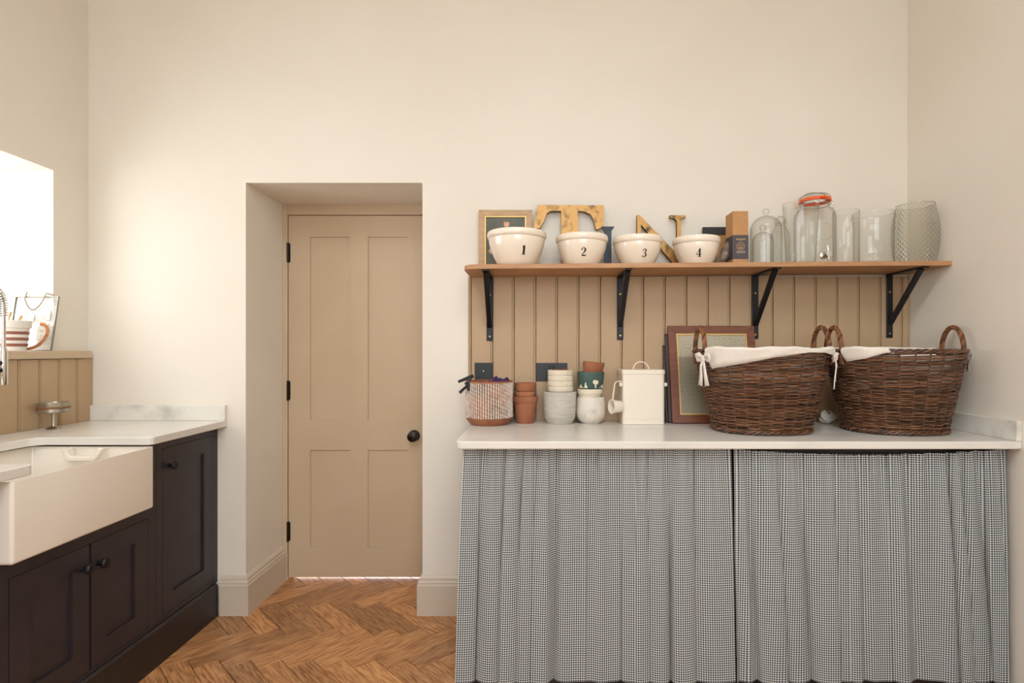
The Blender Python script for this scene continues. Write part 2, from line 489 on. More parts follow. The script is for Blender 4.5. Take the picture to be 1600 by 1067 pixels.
def rot_box(mb, x, y, a):
    c, s = math.cos(a), math.sin(a)
    pts = [(x + c * u - s * v, y + s * u + c * v) for u, v in ((-L_ / 2 + g, -W_ / 2 + g), (L_ / 2 - g, -W_ / 2 + g), (L_ / 2 - g, W_ / 2 - g), (-L_ / 2 + g, W_ / 2 - g))]
    mb.prism(pts, -0.012, 0)
for k in range(-90, 91):
    for j in range(-8, 9):
        for kind in (0, 1):
            if kind == 0: ca, cb, a = k + n_ / 2 + 2 * n_ * j, k + 0.5, -PI / 4
            else: ca, cb, a = k + n_ + 0.5 + 2 * n_ * j, k - n_ / 2 + 1, PI / 4
            x = (ca + cb) * R2 * W_ - 0.962
            y = (ca - cb) * R2 * W_ + 2.47
            if -2.3 < x < XR - 0.1 and -2.1 < y < 2.45 and not (-1.72 < x < 0.35 and 0.75 < y < 3.25):
                rot_box(rest, x, y, a)
o = rest.build('plank_field', M['plank'], fl); o['kind'] = 'stuff'

# skirting boards with a moulded top
def skirting(name, p0, p1, nrm, label, miter0=0, miter1=0):
    prof = [(0, 0), (0.022, 0), (0.022, 0.142), (0.019, 0.147), (0.019, 0.156), (0.014, 0.163), (0.013, 0.174), (0.006, 0.184), (0, 0.187)]
    d = Vector((p1[0] - p0[0], p1[1] - p0[1])); d.normalize()
    mb = MB(); n = len(prof)
    vs = [(p0[0] + nrm[0] * t - d.x * t * miter0, p0[1] + nrm[1] * t - d.y * t * miter0, z) for t, z in prof]
    vs += [(p1[0] + nrm[0] * t + d.x * t * miter1, p1[1] + nrm[1] * t + d.y * t * miter1, z) for t, z in prof]
    mb.add(vs, [tuple(range(n)), tuple(range(2 * n - 1, n - 1, -1))] + [(i, (i + 1) % n, n + (i + 1) % n, n + i) for i in range(n)])
    return struct(mb.build(name, M['skirt']), label)
skirting('baseboard_left', (-1.485, YB), (DOX0, YB), (0, -1), 'moulded taupe skirting between sink cabinets and door recess', 0, 1)
skirting('baseboard_reveal', (DOX0, YB), (DOX0, 2.985), (1, 0), 'moulded taupe skirting inside the door recess on the hinge side', 1, 0)
skirting('baseboard_right', (DOX1, YB), (-0.24, YB), (0, -1), 'moulded taupe skirting between door recess and curtained worktop', 1, 0)
skirting('baseboard_inner', (DOX1, 2.985), (DOX1, YB), (-1, 0), 'moulded taupe skirting inside the door recess on the knob side', 0, 1)

# ------------------------------------------------------------ door
YD = 2.99
b = MB().box(DOX0, -1.3455, YD - 0.012, YD + 0.05, 0, DOZ).box(-0.578, DOX1, YD - 0.012, YD + 0.05, 0, DOZ).box(-1.3455, -0.578, YD - 0.012, YD + 0.05, 1.9905, DOZ)
b.box(DOX0, -1.330, YD + 0.042, YD + 0.055, 0, DOZ).box(-0.594, DOX1, YD + 0.042, YD + 0.055, 0, DOZ).box(-1.330, -0.594, YD + 0.042, YD + 0.055, 1.975, DOZ)
struct(b.build('trim_3', M['taupe'], bevel=0.002), 'taupe painted frame around the panelled door')
dx0, dx1, dz0, dz1 = -1.343, -0.581, 0.013, 1.988
door = bpy.data.objects.new('door_1', None); COL.objects.link(door); door.location = ((dx0 + dx1) / 2, YD, 0)
struct(door, 'closed taupe four-panel door with a dark knob'); 
def lx(x): return x - (dx0 + dx1) / 2
px_ = [(dx0 + 0.118, dx0 + 0.335), (dx0 + 0.433, dx0 + 0.650)]
pz_ = [(0.175, 0.708), (0.871, 1.872)]
b = MB()
xs = [dx0, px_[0][0], px_[0][1], px_[1][0], px_[1][1], dx1]
for i in (0, 2, 4): b.box(lx(xs[i]), lx(xs[i + 1]), 0, 0.04, dz0, dz1)
for (a0, a1) in px_:
    for z0, z1 in ((dz0, pz_[0][0]), (pz_[0][1], pz_[1][0]), (pz_[1][1], dz1)): b.box(lx(a0), lx(a1), 0, 0.04, z0, z1)
b.build('door_leaf', M['taupe'], door)
for (a0, a1) in px_:
    for z0, z1 in pz_: MB().box(lx(a0), lx(a1), 0.009, 0.035, z0, z1).build('panel', M['taupe'], door)
for z in (1.785, 1.033, 0.264):
    h = MB().lathe([(0, -0.054), (0.0075, -0.054), (0.0075, 0.054), (0, 0.054)], 12, (0, 0, 0)).build('hinge', M['iron'], door, True, loc=(lx(dx0) - 0.002, -0.006, z))
    MB().box(-0.001, 0.012, 0.004, 0.008, -0.05, 0.05).build('hinge_leaf', M['iron'], h)
kn = MB().lathe([(0, 0), (0.031, 0), (0.031, 0.005), (0.011, 0.008), (0.010, 0.03), (0.024, 0.036), (0.029, 0.046), (0.027, 0.056), (0.014, 0.063), (0, 0.064)], 28, axis='y').build('knob', M['iron'], door, True, loc=(lx(-0.656), 0, 0.787))
kn['label'] = 'dark bronze round door knob'

# ------------------------------------------------------------ back wall panelling (tongue and groove)
def boards(parent, start, end, width, z0, z1, place, matl, th=0.02):
    """place(u0,u1) builds a board between two run coordinates"""
    u = start
    while u < end - 0.004:
        v = min(u + width, end); place(u, v); u = v
tr = bpy.data.objects.new('trim_1', None); COL.objects.link(tr); tr.location = (-0.313, YB, 0.92)
struct(tr, 'taupe tongue-and-groove panelling between worktop and shelf')
cache = {}
def back_board(u, v):
    wd = round(v - u, 4)
    z1 = 1.60 - 0.92 + 0.0
    if wd not in cache:
        mb = MB().prism([(0.0015, 0), (0.0015, -0.018), (0.003, -0.02), (wd - 0.012, -0.02), (wd - 0.0105, -0.0165), (wd - 0.009, -0.0165), (wd - 0.007, -0.02), (wd - 0.003, -0.02), (wd - 0.0015, -0.0175), (wd - 0.0005, -0.012), (wd - 0.0005, 0)], 0, z1)
        o = mb.build('board', M['panel'], tr); cache[wd] = o.data
    else:
        o = bpy.data.objects.new('board', cache[wd]); COL.objects.link(o); o.parent = tr
    o.location = (u + 0.313, 0, 0)
back_board(-0.313, -0.298)
boards(None, -0.298, XR, 0.1017, 0, 0, back_board, None)
# sink splashback panelling on the left wall
tl = bpy.data.objects.new('trim_2', None); COL.objects.link(tl); tl.location = (XL, YB, 0.92)
struct(tl, 'taupe tongue-and-groove panelling behind the sink below the window sill')
cache2 = {}
def left_board(u, v):
    wd = round(v - u, 4)
    if wd not in cache2:
        mb = MB().prism([(0, 0), (0, -0.0015), (0.018, -0.0015), (0.022, -0.003), (0.022, -(wd - 0.012)), (0.018, -(wd - 0.0105)), (0.018, -(wd - 0.009)), (0.022, -(wd - 0.007)), (0.022, -(wd - 0.003)), (0.012, -(wd - 0.0005)), (0, -(wd - 0.0005))], 0, 1.213 - 0.92)
        o = mb.build('board', M['panel'], tl); cache2[wd] = o.data
    else:
        o = bpy.data.objects.new('board', cache2[wd]); COL.objects.link(o); o.parent = tl
    o.location = (0, -u, 0)
boards(None, 0.0, YB - 0.80, 0.0945, 0, 0, left_board, None)

# window
wn = bpy.data.objects.new('window_1', None); COL.objects.link(wn); wn.location = (XL - 0.40, (WY0 + WY1) / 2, 1.25)
struct(wn, 'window in the deep recess above the sink')
hw, hh = (WY1 - WY0) / 2, WZ1 - 1.25
b = MB()
b.box(-0.03, 0.03, -hw, -hw + 0.05, 0, hh).box(-0.03, 0.03, hw - 0.05, hw, 0, hh).box(-0.03, 0.03, -hw + 0.05, hw - 0.05, 0, 0.05).box(-0.03, 0.03, -hw + 0.05, hw - 0.05, hh - 0.05, hh)
b.box(-0.012, 0.012, -0.012, 0.012, 0.05, hh - 0.05).box(-0.012, 0.012, -hw + 0.05, -0.012, hh / 2 - 0.012, hh / 2 + 0.012).box(-0.012, 0.012, 0.012, hw - 0.05, hh / 2 - 0.012, hh / 2 + 0.012)
b.build('window_frame', M['ceil'], wn)
for sy in (-1, 1):
    for z0, z1 in ((0.05, hh / 2 - 0.012), (hh / 2 + 0.012, hh - 0.05)):
        y0, y1 = (0.012, hw - 0.05) if sy > 0 else (-hw + 0.05, -0.012)
        MB().box(-0.003, 0.003, y0, y1, z0, z1).build('pane', M['pane'], wn)
b = MB().box(XL - 0.37, XL, WY0, WY1, 1.215, 1.25).box(XL, -2.083, 0.80, 2.575, 1.215, 1.25)
struct(b.build('trim_4', M['taupe'], bevel=0.004), 'taupe window sill board above the sink panelling')

# ------------------------------------------------------------ worktops
b = MB()
out = [(1.772, 1.988), (1.772, 2.58), (-0.288, 2.58)] + arc(-0.288 + 0.035, 1.988 + 0.035, 0.035, 180, 270, 8)
b.prism(out, 0.892, 0.92)
wt = b.build('marble_worktop', M['marble'], bevel=0.004)
tag(wt, 'white marble worktop above the gingham curtains, carrying the baskets', 'worktop')
MB().box(XR - 0.02, XR, 1.988, 2.578, 0.9202, 0.994).build('upstand', M['upstand'], wt, bevel=0.002)
FX = -1.459
out = [(-2.097, 0.8), (FX, 0.8)] + arc(FX - 0.02, 1.60 - 0.02, 0.02, 0, 90, 5) + [(-1.86, 1.60)] + arc(-1.86, 1.64, 0.04, 270, 180, 5) \
      + arc(-1.86, 2.045, 0.04, 180, 90, 5) + arc(FX - 0.02, 2.085 + 0.02, 0.02, 270, 360, 5) + [(FX, YB), (-2.097, YB)]
sw = MB().prism(out, 0.89, 0.92).build('sink_worktop', M['marble'], bevel=0.003)
tag(sw, 'pale marble worktop cut out around the white butler sink', 'worktop')
MB().box(-2.097, FX, YB - 0.02, YB, 0.9202, 0.993).build('upstand', M['upstand'], sw, bevel=0.002)

# ------------------------------------------------------------ sink cabinets
CX = -1.505
def cab_door(parent, y0, y1, z0, z1, knob_y, knob_z, hinge=None):
    st = 0.066
    b = MB()
    x0, x1 = CX - 0.021, CX
    gp = 0.002
    y0 += gp; y1 -= gp; z0 += gp; z1 -= gp
    b.box(x0, x1, y0, y0 + st, z0, z1).box(x0, x1, y1 - st, y1, z0, z1)
    b.box(x0, x1, y0 + st, y1 - st, z0, z0 + st + 0.008).box(x0, x1, y0 + st, y1 - st, z1 - st - 0.004, z1)
    px, py, pz = parent.location
    def off(o): o.location = (-px, -py, -pz); return o
    d = off(b.build('door', M['dark'], parent))
    MB().box(x0 + 0.003, x1 - 0.009, y0 + st, y1 - st, z0 + st, z1 - st).build('panel', M['dark'], d)
    k = MB().lathe([(0, 0), (0.009, 0), (0.007, 0.012), (0.008, 0.016), (0.0175, 0.021), (0.0185, 0.027), (0.014, 0.033), (0, 0.036)], 20, axis='x').build('knob', M['black'], d, True, loc=(x1, knob_y, knob_z))
    return d
def part(mb, name, m, parent, **k):
    o = mb.build(name, m, parent, **k)
    o.location = -Vector(parent.location)
    return o
xb = -2.093
# sink cabinet
sc = thing('sink_cabinet', 'dark aubergine two-door cabinet under the white butler sink', 'cabinet', (-1.8, 1.83, 0.155))
part(MB().box(xb, CX - 0.023, 1.492, 2.176, 0.155, 0.64), 'carcass', M['dark'], sc)
b = MB().box(CX - 0.022, CX, 1.492, 1.5265, 0.155, 0.888).box(CX - 0.022, CX, 1.5265, 1.565, 0.155, 0.647)
b.box(CX - 0.022, CX, 2.131, 2.1765, 0.155, 0.647).box(CX - 0.022, CX, 2.103, 2.1765, 0.647, 0.888)
b.box(CX - 0.022, CX, 1.565, 2.131, 0.597, 0.647).box(CX - 0.022, CX, 1.565, 2.131, 0.155, 0.168)
part(b, 'face_frame', M['dark'], sc)
cab_door(sc, 1.566, 1.852, 0.168, 0.597, 1.822, 0.523)
cab_door(sc, 1.857, 2.131, 0.168, 0.597, 1.888, 0.518)
# tall single door cabinet against the back wall
tcab = thing('base_cabinet', 'dark aubergine single-door cabinet between sink and back wall', 'cabinet', (-1.8, 2.39, 0.155))
part(MB().box(xb, CX - 0.023, 2.179, 2.598, 0.155, 0.888), 'carcass', M['dark'], tcab)
b = MB().box(CX - 0.022, CX, 2.1785, 2.213, 0.155, 0.889).box(CX - 0.022, CX, 2.562, 2.599, 0.155, 0.889)
b.box(CX - 0.022, CX, 2.213, 2.562, 0.855, 0.889).box(CX - 0.022, CX, 2.213, 2.562, 0.155, 0.175)
part(b, 'face_frame', M['dark'], tcab)
cab_door(tcab, 2.213, 2.562, 0.175, 0.855, 2.252, 0.778)
# cabinet on the other side of the sink
nc = thing('base_cabinet', 'dark aubergine cabinet on the tap side of the sink, away from the back wall', 'cabinet', (-1.8, 1.15, 0.155))
part(MB().box(xb, CX - 0.023, 0.802, 1.489, 0.155, 0.888), 'carcass', M['dark'], nc)
b = MB().box(CX - 0.022, CX, 0.802, 0.84, 0.155, 0.888).box(CX - 0.022, CX, 1.455, 1.49, 0.155, 0.888).box(CX - 0.022, CX, 0.84, 1.455, 0.855, 0.888).box(CX - 0.022, CX, 0.84, 1.455, 0.155, 0.175)
part(b, 'face_frame', M['dark'], nc)
cab_door(nc, 0.84, 1.455, 0.175, 0.855, 1.42, 0.778)
pl = MB().prism([(CX - 0.03, 0), (CX + 0.014, 0), (CX + 0.014, 0.146), (CX + 0.006, 0.1545), (CX - 0.03, 0.1545)], 0.802, 2.577, axis='y').build('plinth', M['plinth'])
tag(pl, 'long dark plinth board under the sink cabinets', 'plinth')

# butler sink
bm = bmesh.new()
bmesh.ops.create_cube(bm, size=1.0)
bmesh.ops.scale(bm, vec=(0.47, 0.572, 0.241), verts=bm.verts)
top = max(bm.faces, key=lambda f: f.calc_center_median().z)
bmesh.ops.inset_region(bm, faces=[top], thickness=0.03)
bmesh.ops.translate(bm, verts=top.verts, vec=(0, 0, -0.2))
me = bpy.data.meshes.new('basin'); bm.to_mesh(me); bm.free(); me.materials.append(M['sink'])
sk = thing('butler_sink', 'white fireclay butler sink with an exposed front', 'sink', (-1.694, 1.814, 0.648))
ba = bpy.data.objects.new('basin', me); COL.objects.link(ba); ba.parent = sk; ba.location = (0, 0, 0.1205)
md = ba.modifiers.new('bevel', 'BEVEL'); md.width = 0.010; md.segments = 4
me.polygons.foreach_set('use_smooth', [True] * len(me.polygons)); 
b = MB().prism([(-0.07, 0.238), (-0.06, 0.20), (-0.045, 0.19), (0.045, 0.19), (0.06, 0.20), (0.085, 0.238), (0.065, 0.238), (0.045, 0.213), (0.035, 0.207), (-0.035, 0.207), (-0.046, 0.215), (-0.05, 0.238)], 0.225, 0.257, axis='y')
b.build('overflow', M['sink'], sk, bevel=0.004)
MB().lathe([(0, 0), (0.042, 0), (0.044, 0.003), (0.03, 0.004), (0, 0.002)], 24).build('drain', M['chrome'], sk, True, loc=(0, 0, 0.043))

# tap with a spring hose
tp = thing('spring_tap', 'chrome pull-down spring tap over the sink', 'tap', (-2.02, 1.906, 0.9203))
MB().lathe([(0, 0), (0.028, 0), (0.028, 0.008), (0.02, 0.014), (0.018, 0.16), (0.014, 0.17), (0.014, 0.40), (0, 0.40)], 24).build('body', M['chrome'], tp, True)
path = [(0, 0, 0.40), (0, 0, 0.48)] + [(0.085 - 0.085 * math.cos(a * PI / 16), 0, 0.48 + 0.085 * math.sin(a * PI / 16)) for a in range(1, 17)] + [(0.17, 0, 0.42), (0.17, 0, 0.33)]
MB().tube(path, 0.007, 10).build('hose', M['chrome'], tp, True)
def resample(pts, n):
    pts = [Vector(p) for p in pts]; ls = [0]
    for a, c in zip(pts[:-1], pts[1:]): ls.append(ls[-1] + (c - a).length)
    out = []; k = 0
    for i in range(n + 1):
        t = ls[-1] * i / n
        while k < len(pts) - 2 and ls[k + 1] < t: k += 1
        f = (t - ls[k]) / max(1e-9, ls[k + 1] - ls[k]); out.append(pts[k].lerp(pts[k + 1], min(1, max(0, f))))
    return out
def helix(path, R, turns, n, ph=0.0):
    ps = resample(path, n); out = []
    for i, p in enumerate(ps):
        t = (ps[min(n, i + 1)] - ps[max(0, i - 1)]).normalized()
        y = Vector((0, 1, 0)); 
        if abs(t.y) > 0.95: y = Vector((1, 0, 0))
        y = (y - t * y.dot(t)).normalized(); x = y.cross(t)
        a = ph + 2 * PI * turns * i / n
        out.append(p + x * (R * math.cos(a)) + y * (R * math.sin(a)))
    return out
MB().tube(helix(path[:-2] + [(0.17, 0, 0.45)], 0.013, 46, 46 * 10), 0.0022, 5).build('spring', M['chrome'], tp, True)
hd = MB().lathe([(0, 0.21), (0.011, 0.21), (0.0125, 0.215), (0.0125, 0.325), (0.009, 0.34), (0, 0.34)], 20).build('spray_head', M['chrome'], tp, True, loc=(0.17, 0, 0))
for z in (0.262, 0.287): MB().lathe([(0, 0), (0.0075, 0), (0.0065, 0.003), (0, 0.004)], 14, axis='y').build('button', M['black'], hd, True, loc=(0.002, -0.012, z))
MB().tube([(0, 0, 0.30), (0.17, 0, 0.30)], 0.005, 8).build('holder_arm', M['chrome'], tp, True)
MB().tube([(0, -0.016, 0.10), (0, -0.06, 0.12)], 0.005, 8).build('lever', M['chrome'], tp, True)

# metal dish on a stem
ds = thing('pedestal_dish', 'small tarnished metal dish on a slim stem beside the sink panelling', 'dish', (-2.03, 2.31, 0.9203))
MB().lathe([(0, 0), (0.026, 0), (0.024, 0.003), (0.008, 0.012), (0.006, 0.02), (0.006, 0.068), (0.01, 0.07), (0, 0.07)], 28).build('stem', M['steel'], ds, True)
MB().lathe([(0, 0.07), (0.052, 0.07), (0.056, 0.073), (0.056, 0.087), (0.054, 0.089)], 36).build('cup', M['steel'], ds, True)
MB().lathe([(0.052, 0.089), (0.0575, 0.090), (0.0575, 0.093), (0.052, 0.094)], 36).build('seal', M['terra'], ds, True)
MB().lathe([(0.054, 0.094), (0.055, 0.096), (0.055, 0.110), (0.052, 0.113), (0.046, 0.112), (0.044, 0.10), (0, 0.098)], 36).build('lid', M['steel'], ds, True)

# things on the window sill
fr = thing('glass_photo_frame', 'clear glass photo frame with metal edge, leaning on the window recess', 'photo frame', (-2.185, 2.365, 1.25))
fr.rotation_euler = (-0.155, 0, 0)
w2, h2 = 0.095, 0.243
b = MB()
for (x0, x1, z0, z1) in ((-w2, -w2 + 0.004, 0, h2), (w2 - 0.004, w2, 0, h2), (-w2 + 0.004, w2 - 0.004, 0, 0.004), (-w2 + 0.004, w2 - 0.004, h2 - 0.004, h2)): b.box(x0, x1, 0, 0.008, z0, z1)
b.build('metal_edge', M['lead'], fr)
MB().box(-w2 + 0.004, w2 - 0.004, 0.003, 0.005, 0.004, h2 - 0.004).build('pane', M['pane'], fr)
for (x, z, a, c) in ((-0.03, 0.13, 0.03, 0.035), (0.045, 0.135, 0.025, 0.045), (0.045, 0.045, 0.022, 0.05)):
    MB().box(x - a, x + a, 0.0015, 0.0025, z, z + c).build('print', M['photo'], fr)
cp = [(-0.055 + 0.10 * t / 12 + 0.0, -0.004, h2 + 0.012 - 0.075 * math.sin(PI * min(1, t / 12 * 1.0)) ** 0.8) for t in range(13)]
MB().tube([(-0.045, 0.0, h2 + 0.02)] + cp[1:] + [(0.075, -0.002, h2 + 0.004)], 0.003, 6, flat=0.5).build('hanging_ribbon', M['ribbon'], fr, True)
sp = thing('striped_pot', 'white flower pot with three brown stripes on the window sill', 'pot', (-2.178, 2.28, 1.25))
def prof_r(z): return 0.047 + (z / 0.125) * 0.012
b = MB().lathe([(0, 0), (0.045, 0), (prof_r(0.095), 0.095), (0.062, 0.0955), (0.064, 0.125), (0.059, 0.125), (0.056, 0.11), (0, 0.108)], 36)
b.build('body', M['striped'], sp, True)
for z in (0.018, 0.043, 0.068):
    MB().lathe([(prof_r(z) + 0.0002, z), (prof_r(z) + 0.001, z + 0.0005), (prof_r(z + 0.012) + 0.001, z + 0.0115), (prof_r(z + 0.012) + 0.0002, z + 0.012)], 36).build('stripe', M['stripe'], sp, True)
for i in range(5):
    a = i * 1.3
    MB().tube([(0.02 * math.cos(a), 0.02 * math.sin(a), 0.106), (0.03 * math.cos(a), 0.03 * math.sin(a), 0.13), (0.035 * math.cos(a) + 0.006, 0.03 * math.sin(a), 0.143 + 0.004 * i)], [0.0015, 0.002, 0.005], 5).build('dried_stem', M['leaf'], sp, True)
b = MB()
hq = [(57, 507.5), (62, 508.5), (67, 512), (70, 518), (69.5, 525), (66, 533), (60, 540), (52, 545), (43, 547)]
hx = (57 - 835) * 2.335 / F
b.tube([((x - 835) * 2.335 / F - hx, 0.02 * (548 - y) / 40, (547.5 - y) * 2.335 / F + 0.006) for x, y in hq], 0.008, 8, flat=0.6)
hs = b.build('horseshoe', M['rust'], None, True, loc=(hx, 2.335, 1.2505))
tag(hs, 'curved copper-coloured horseshoe leaning on the glass photo frame', 'horseshoe')

# ------------------------------------------------------------ shelf and brackets
def shz(x): return 1.619 + 0.0074 * x      # shelf top, very slightly out of level
SX0 = -0.304
b = MB()
out = [(XR, 2.32), (XR, 2.6), (SX0, 2.6)] + arc(SX0 + 0.06, 2.32 + 0.06, 0.06, 180, 270, 8)
n = len(out)
b.v = [(x, y, shz(x) - 0.02) for x, y in out] + [(x, y, shz(x)) for x, y in out]
b.f = [tuple(range(n)), tuple(range(2 * n - 1, n - 1, -1))] + [(i, (i + 1) % n, n + (i + 1) % n, n + i) for i in range(n)]
b.m = [0] * len(b.f)
tag(b.build('oak_shelf', M['oak'], bevel=0.002), 'long oak shelf with a rounded end above the panelling', 'shelf')
for i, (x, lab) in enumerate(((-0.21, 'black steel shelf bracket below the bowl numbered one'), (0.404, 'black steel shelf bracket below the gap between bowls two and three'),
                 (1.04, 'black steel shelf bracket below the glass cloches'), (1.672, 'black steel shelf bracket beside the right-hand plaster wall, under the cut glass vase'))):
    zt = shz(x) - 0.0205 - 0.00015
    if i == 3: lab = 'black steel shelf bracket under the cut glass vase, beside the plain end wall'
    br = thing('shelf_bracket', lab, 'bracket', (x, 2.58, zt), 0, 'black brackets under the oak shelf')
    MB().box(-0.015, 0.015, -0.006, 0, -0.30, -0.0062).build('wall_plate', M['black'], br, bevel=0.002)
    MB().box(-0.015, 0.015, -0.245, 0, -0.006, 0).build('arm', M['black'], br, bevel=0.0015)
    a, c = Vector((0, -0.215, -0.006)), Vector((0, -0.006, -0.235))
    d = (c - a).normalized(); nn = Vector((0, d.z, -d.y)) * 0.006
    b = MB()
    vs = []
    for p in (a, c):
        for sx in (-0.011, 0.011):
            for sg in (-1, 1): vs.append(p + Vector((sx, 0, 0)) + nn * sg)
    b.add(vs, [(0, 1, 3, 2), (4, 6, 7, 5), (0, 4, 5, 1), (2, 3, 7, 6), (0, 2, 6, 4), (1, 5, 7, 3)])
    b.build('brace', M['black'], br)
    for z in (-0.085, -0.28): MB().lathe([(0, 0), (0.0045, 0), (0.004, 0.002), (0, 0.0025)], 12, (0, -0.006, z), axis='y').build('screw', M['screw'], br, True)

# ------------------------------------------------------------ numbered bowls
DIG = {
 '1': [[(0, -.48, .24), (0, .46, .24)], [(-.2, .26, .05), (-.02, .46, .09)], [(-.22, -.47, .05), (.22, -.47, .05)]],
 '2': [[(-.2, .2, .18), (-.21, .3, .12), (-.1, .46, .06), (.06, .46, .08), (.2, .28, .2), (.14, .06, .17), (-.08, -.18, .07), (-.26, -.42, .05)],
       [(-.26, -.43, .06), (-.06, -.38, .15), (.12, -.44, .14), (.25, -.38, .06), (.28, -.22, .04)]],
 '3': [[(-.2, .27, .18), (-.18, .36, .1), (-.06, .47, .05), (.1, .43, .11), (.17, .27, .19), (.08, .09, .08), (-.08, .04, .04)],
       [(-.08, .04, .04), (.12, 0, .09), (.22, -.2, .21), (.12, -.42, .1), (-.04, -.48, .05), (-.18, -.4, .1), (-.2, -.3, .18)]],
 '4': [[(.1, -.48, .2), (.1, .48, .2)], [(.1, .46, .05), (-.32, -.2, .05)], [(-.34, -.2, .06), (.32, -.2, .06)], [(-.1, -.47, .05), (.3, -.47, .05)]],
}
def strokes(ch):
    quads = []
    for st in DIG[ch]:
        # densify
        pts = []
        for i in range(len(st) - 1):
            for k in range(4):
                t = k / 4; pts.append(tuple(st[i][j] * (1 - t) + st[i + 1][j] * t for j in range(3)))
        pts.append(st[-1])
        L, R = [], []
        for i, p in enumerate(pts):
            a = pts[max(0, i - 1)]; c = pts[min(len(pts) - 1, i + 1)]
            d = Vector((c[0] - a[0], c[1] - a[1])).normalized(); nrm = Vector((-d.y, d.x)) * p[2] / 2
            L.append((p[0] + nrm.x, p[1] + nrm.y)); R.append((p[0] - nrm.x, p[1] - nrm.y))
        quads.append((L, R))
    return quads
def bowl(ch, px, D, dia, h, dig_deg, dig_z, dig_h, label):
    s = F / D
    x = (px - 835) / s
    r = dia / 2
    def rad(z):        # outer wall below the rim band
        t = z / (h - 0.03)
        return r * (0.60 + 0.34 * (1 - (1 - min(1, max(0, t))) ** 1.7))
    t = thing('mixing_bowl', label, 'bowl', (x, D, shz(x) + 0.0004 + 0.0074 * r * 0.6), 0, 'numbered mixing bowls on the shelf')
    prof = [(0, 0.004), (r * 0.55, 0.004), (r * 0.58, 0)] + [(rad(z), z) for z in [0.002 + (h - 0.032) * i / 10 for i in range(11)]]
    prof += [(r * 0.955, h - 0.029), (r * 0.99, h - 0.024), (r, h - 0.012), (r * 0.985, h - 0.003), (r * 0.96, h), (r * 0.93, h - 0.003)]
    prof += [(rad(z) - 0.009, z) for z in [h - 0.03 - (h - 0.045) * i / 6 for i in range(7)]] + [(0, 0.012)]
    MB().lathe(prof, 56).build('body', M['cream'], t, True, angle=50)
    face = math.atan2(x, D)          # direction from the bowl to the camera
    mb = MB()
    for L, R in strokes(ch):
        row0, row1 = [], []
        for row, side in ((row0, L), (row1, R)):
            for (u, v) in side:
                z = dig_z + v * dig_h
                rr = rad(z) + 0.0007
                a = -PI / 2 - face + math.radians(dig_deg) + u * dig_h / rr
                row.append((rr * math.cos(a), rr * math.sin(a), z))
        mb.grid([row0, row1])
    mb.build('printed_number', M['ink'], t)
bowl('1', 807.5, 2.42, 0.263, 0.150, 16, 0.058, 0.038, 'largest cream mixing bowl, printed with number one, before the flower painting')
bowl('2', 909, 2.43, 0.233, 0.134, 5, 0.051, 0.036, 'cream mixing bowl printed with number two, in front of the gold letter T')
bowl('3', 996, 2.435, 0.221, 0.127, 19, 0.046, 0.035, 'cream mixing bowl printed with number three, covering the left leg of the gold N')
bowl('4', 1088, 2.44, 0.210, 0.124, 7, 0.047, 0.035, 'smallest cream mixing bowl, printed with number four, beside the kraft box')

# ------------------------------------------------------------ letters and pictures at the back of the shelf
LS = 333.0
def letter(name, pts, label, m1, th=0.02, lean=0.02, Y=2.555):
    base = 423.0
    q = [((x - 835) / LS, (base - y) / LS) for x, y in pts]
    xm = sum(p[0] for p in q) / len(q)
    b = MB().prism([(p[0] - xm, p[1]) for p in q], 0, th, axis='y', mi=0, side=1)
    o = b.build(name, [m1, M['edge']], None, loc=(xm, Y, shz(xm) + 0.001), rot=(-lean, 0, 0))
    return tag(o, label, 'letter')
Tp = [(840, 319), (943, 320), (943, 353), (934, 357.5), (931, 357.5), (927, 342.5), (922.5, 334), (913, 329.5), (903, 328.6), (903, 410), (905, 416), (912, 420), (912, 423),
      (868, 423), (868, 420), (874, 416), (876.7, 410), (876.7, 328.6), (859, 329), (854, 333), (849.4, 346), (843, 356), (833.5, 356)]
letter('letter_T', Tp, 'large worn gold letter T behind the bowl numbered two', M['gold'])
Np = [(995, 336), (999, 336), (1057, 397), (1057, 346), (1053, 341.5), (1046, 340.5), (1046, 336.5), (1071, 336.5), (1071, 340.5), (1066, 341.5), (1063, 346), (1063, 423), (1060, 423),
      (1001, 351), (1001, 418), (1006, 421), (1006, 423), (990, 423), (990, 421), (995, 418)]
letter('letter_N', Np, 'worn gold letter N behind the bowls numbered three and four', M['gold'])
Ip = [(938.4, 355), (959, 355), (957, 358), (954, 362), (953.8, 414), (957, 419), (959, 423), (938, 423), (940, 419), (943, 414), (943, 362), (940, 358)]
letter('letter_I', Ip, 'small blue-black metal letter I behind the bowl numbered two', M['navy'], 0.014, 0.02, 2.535)

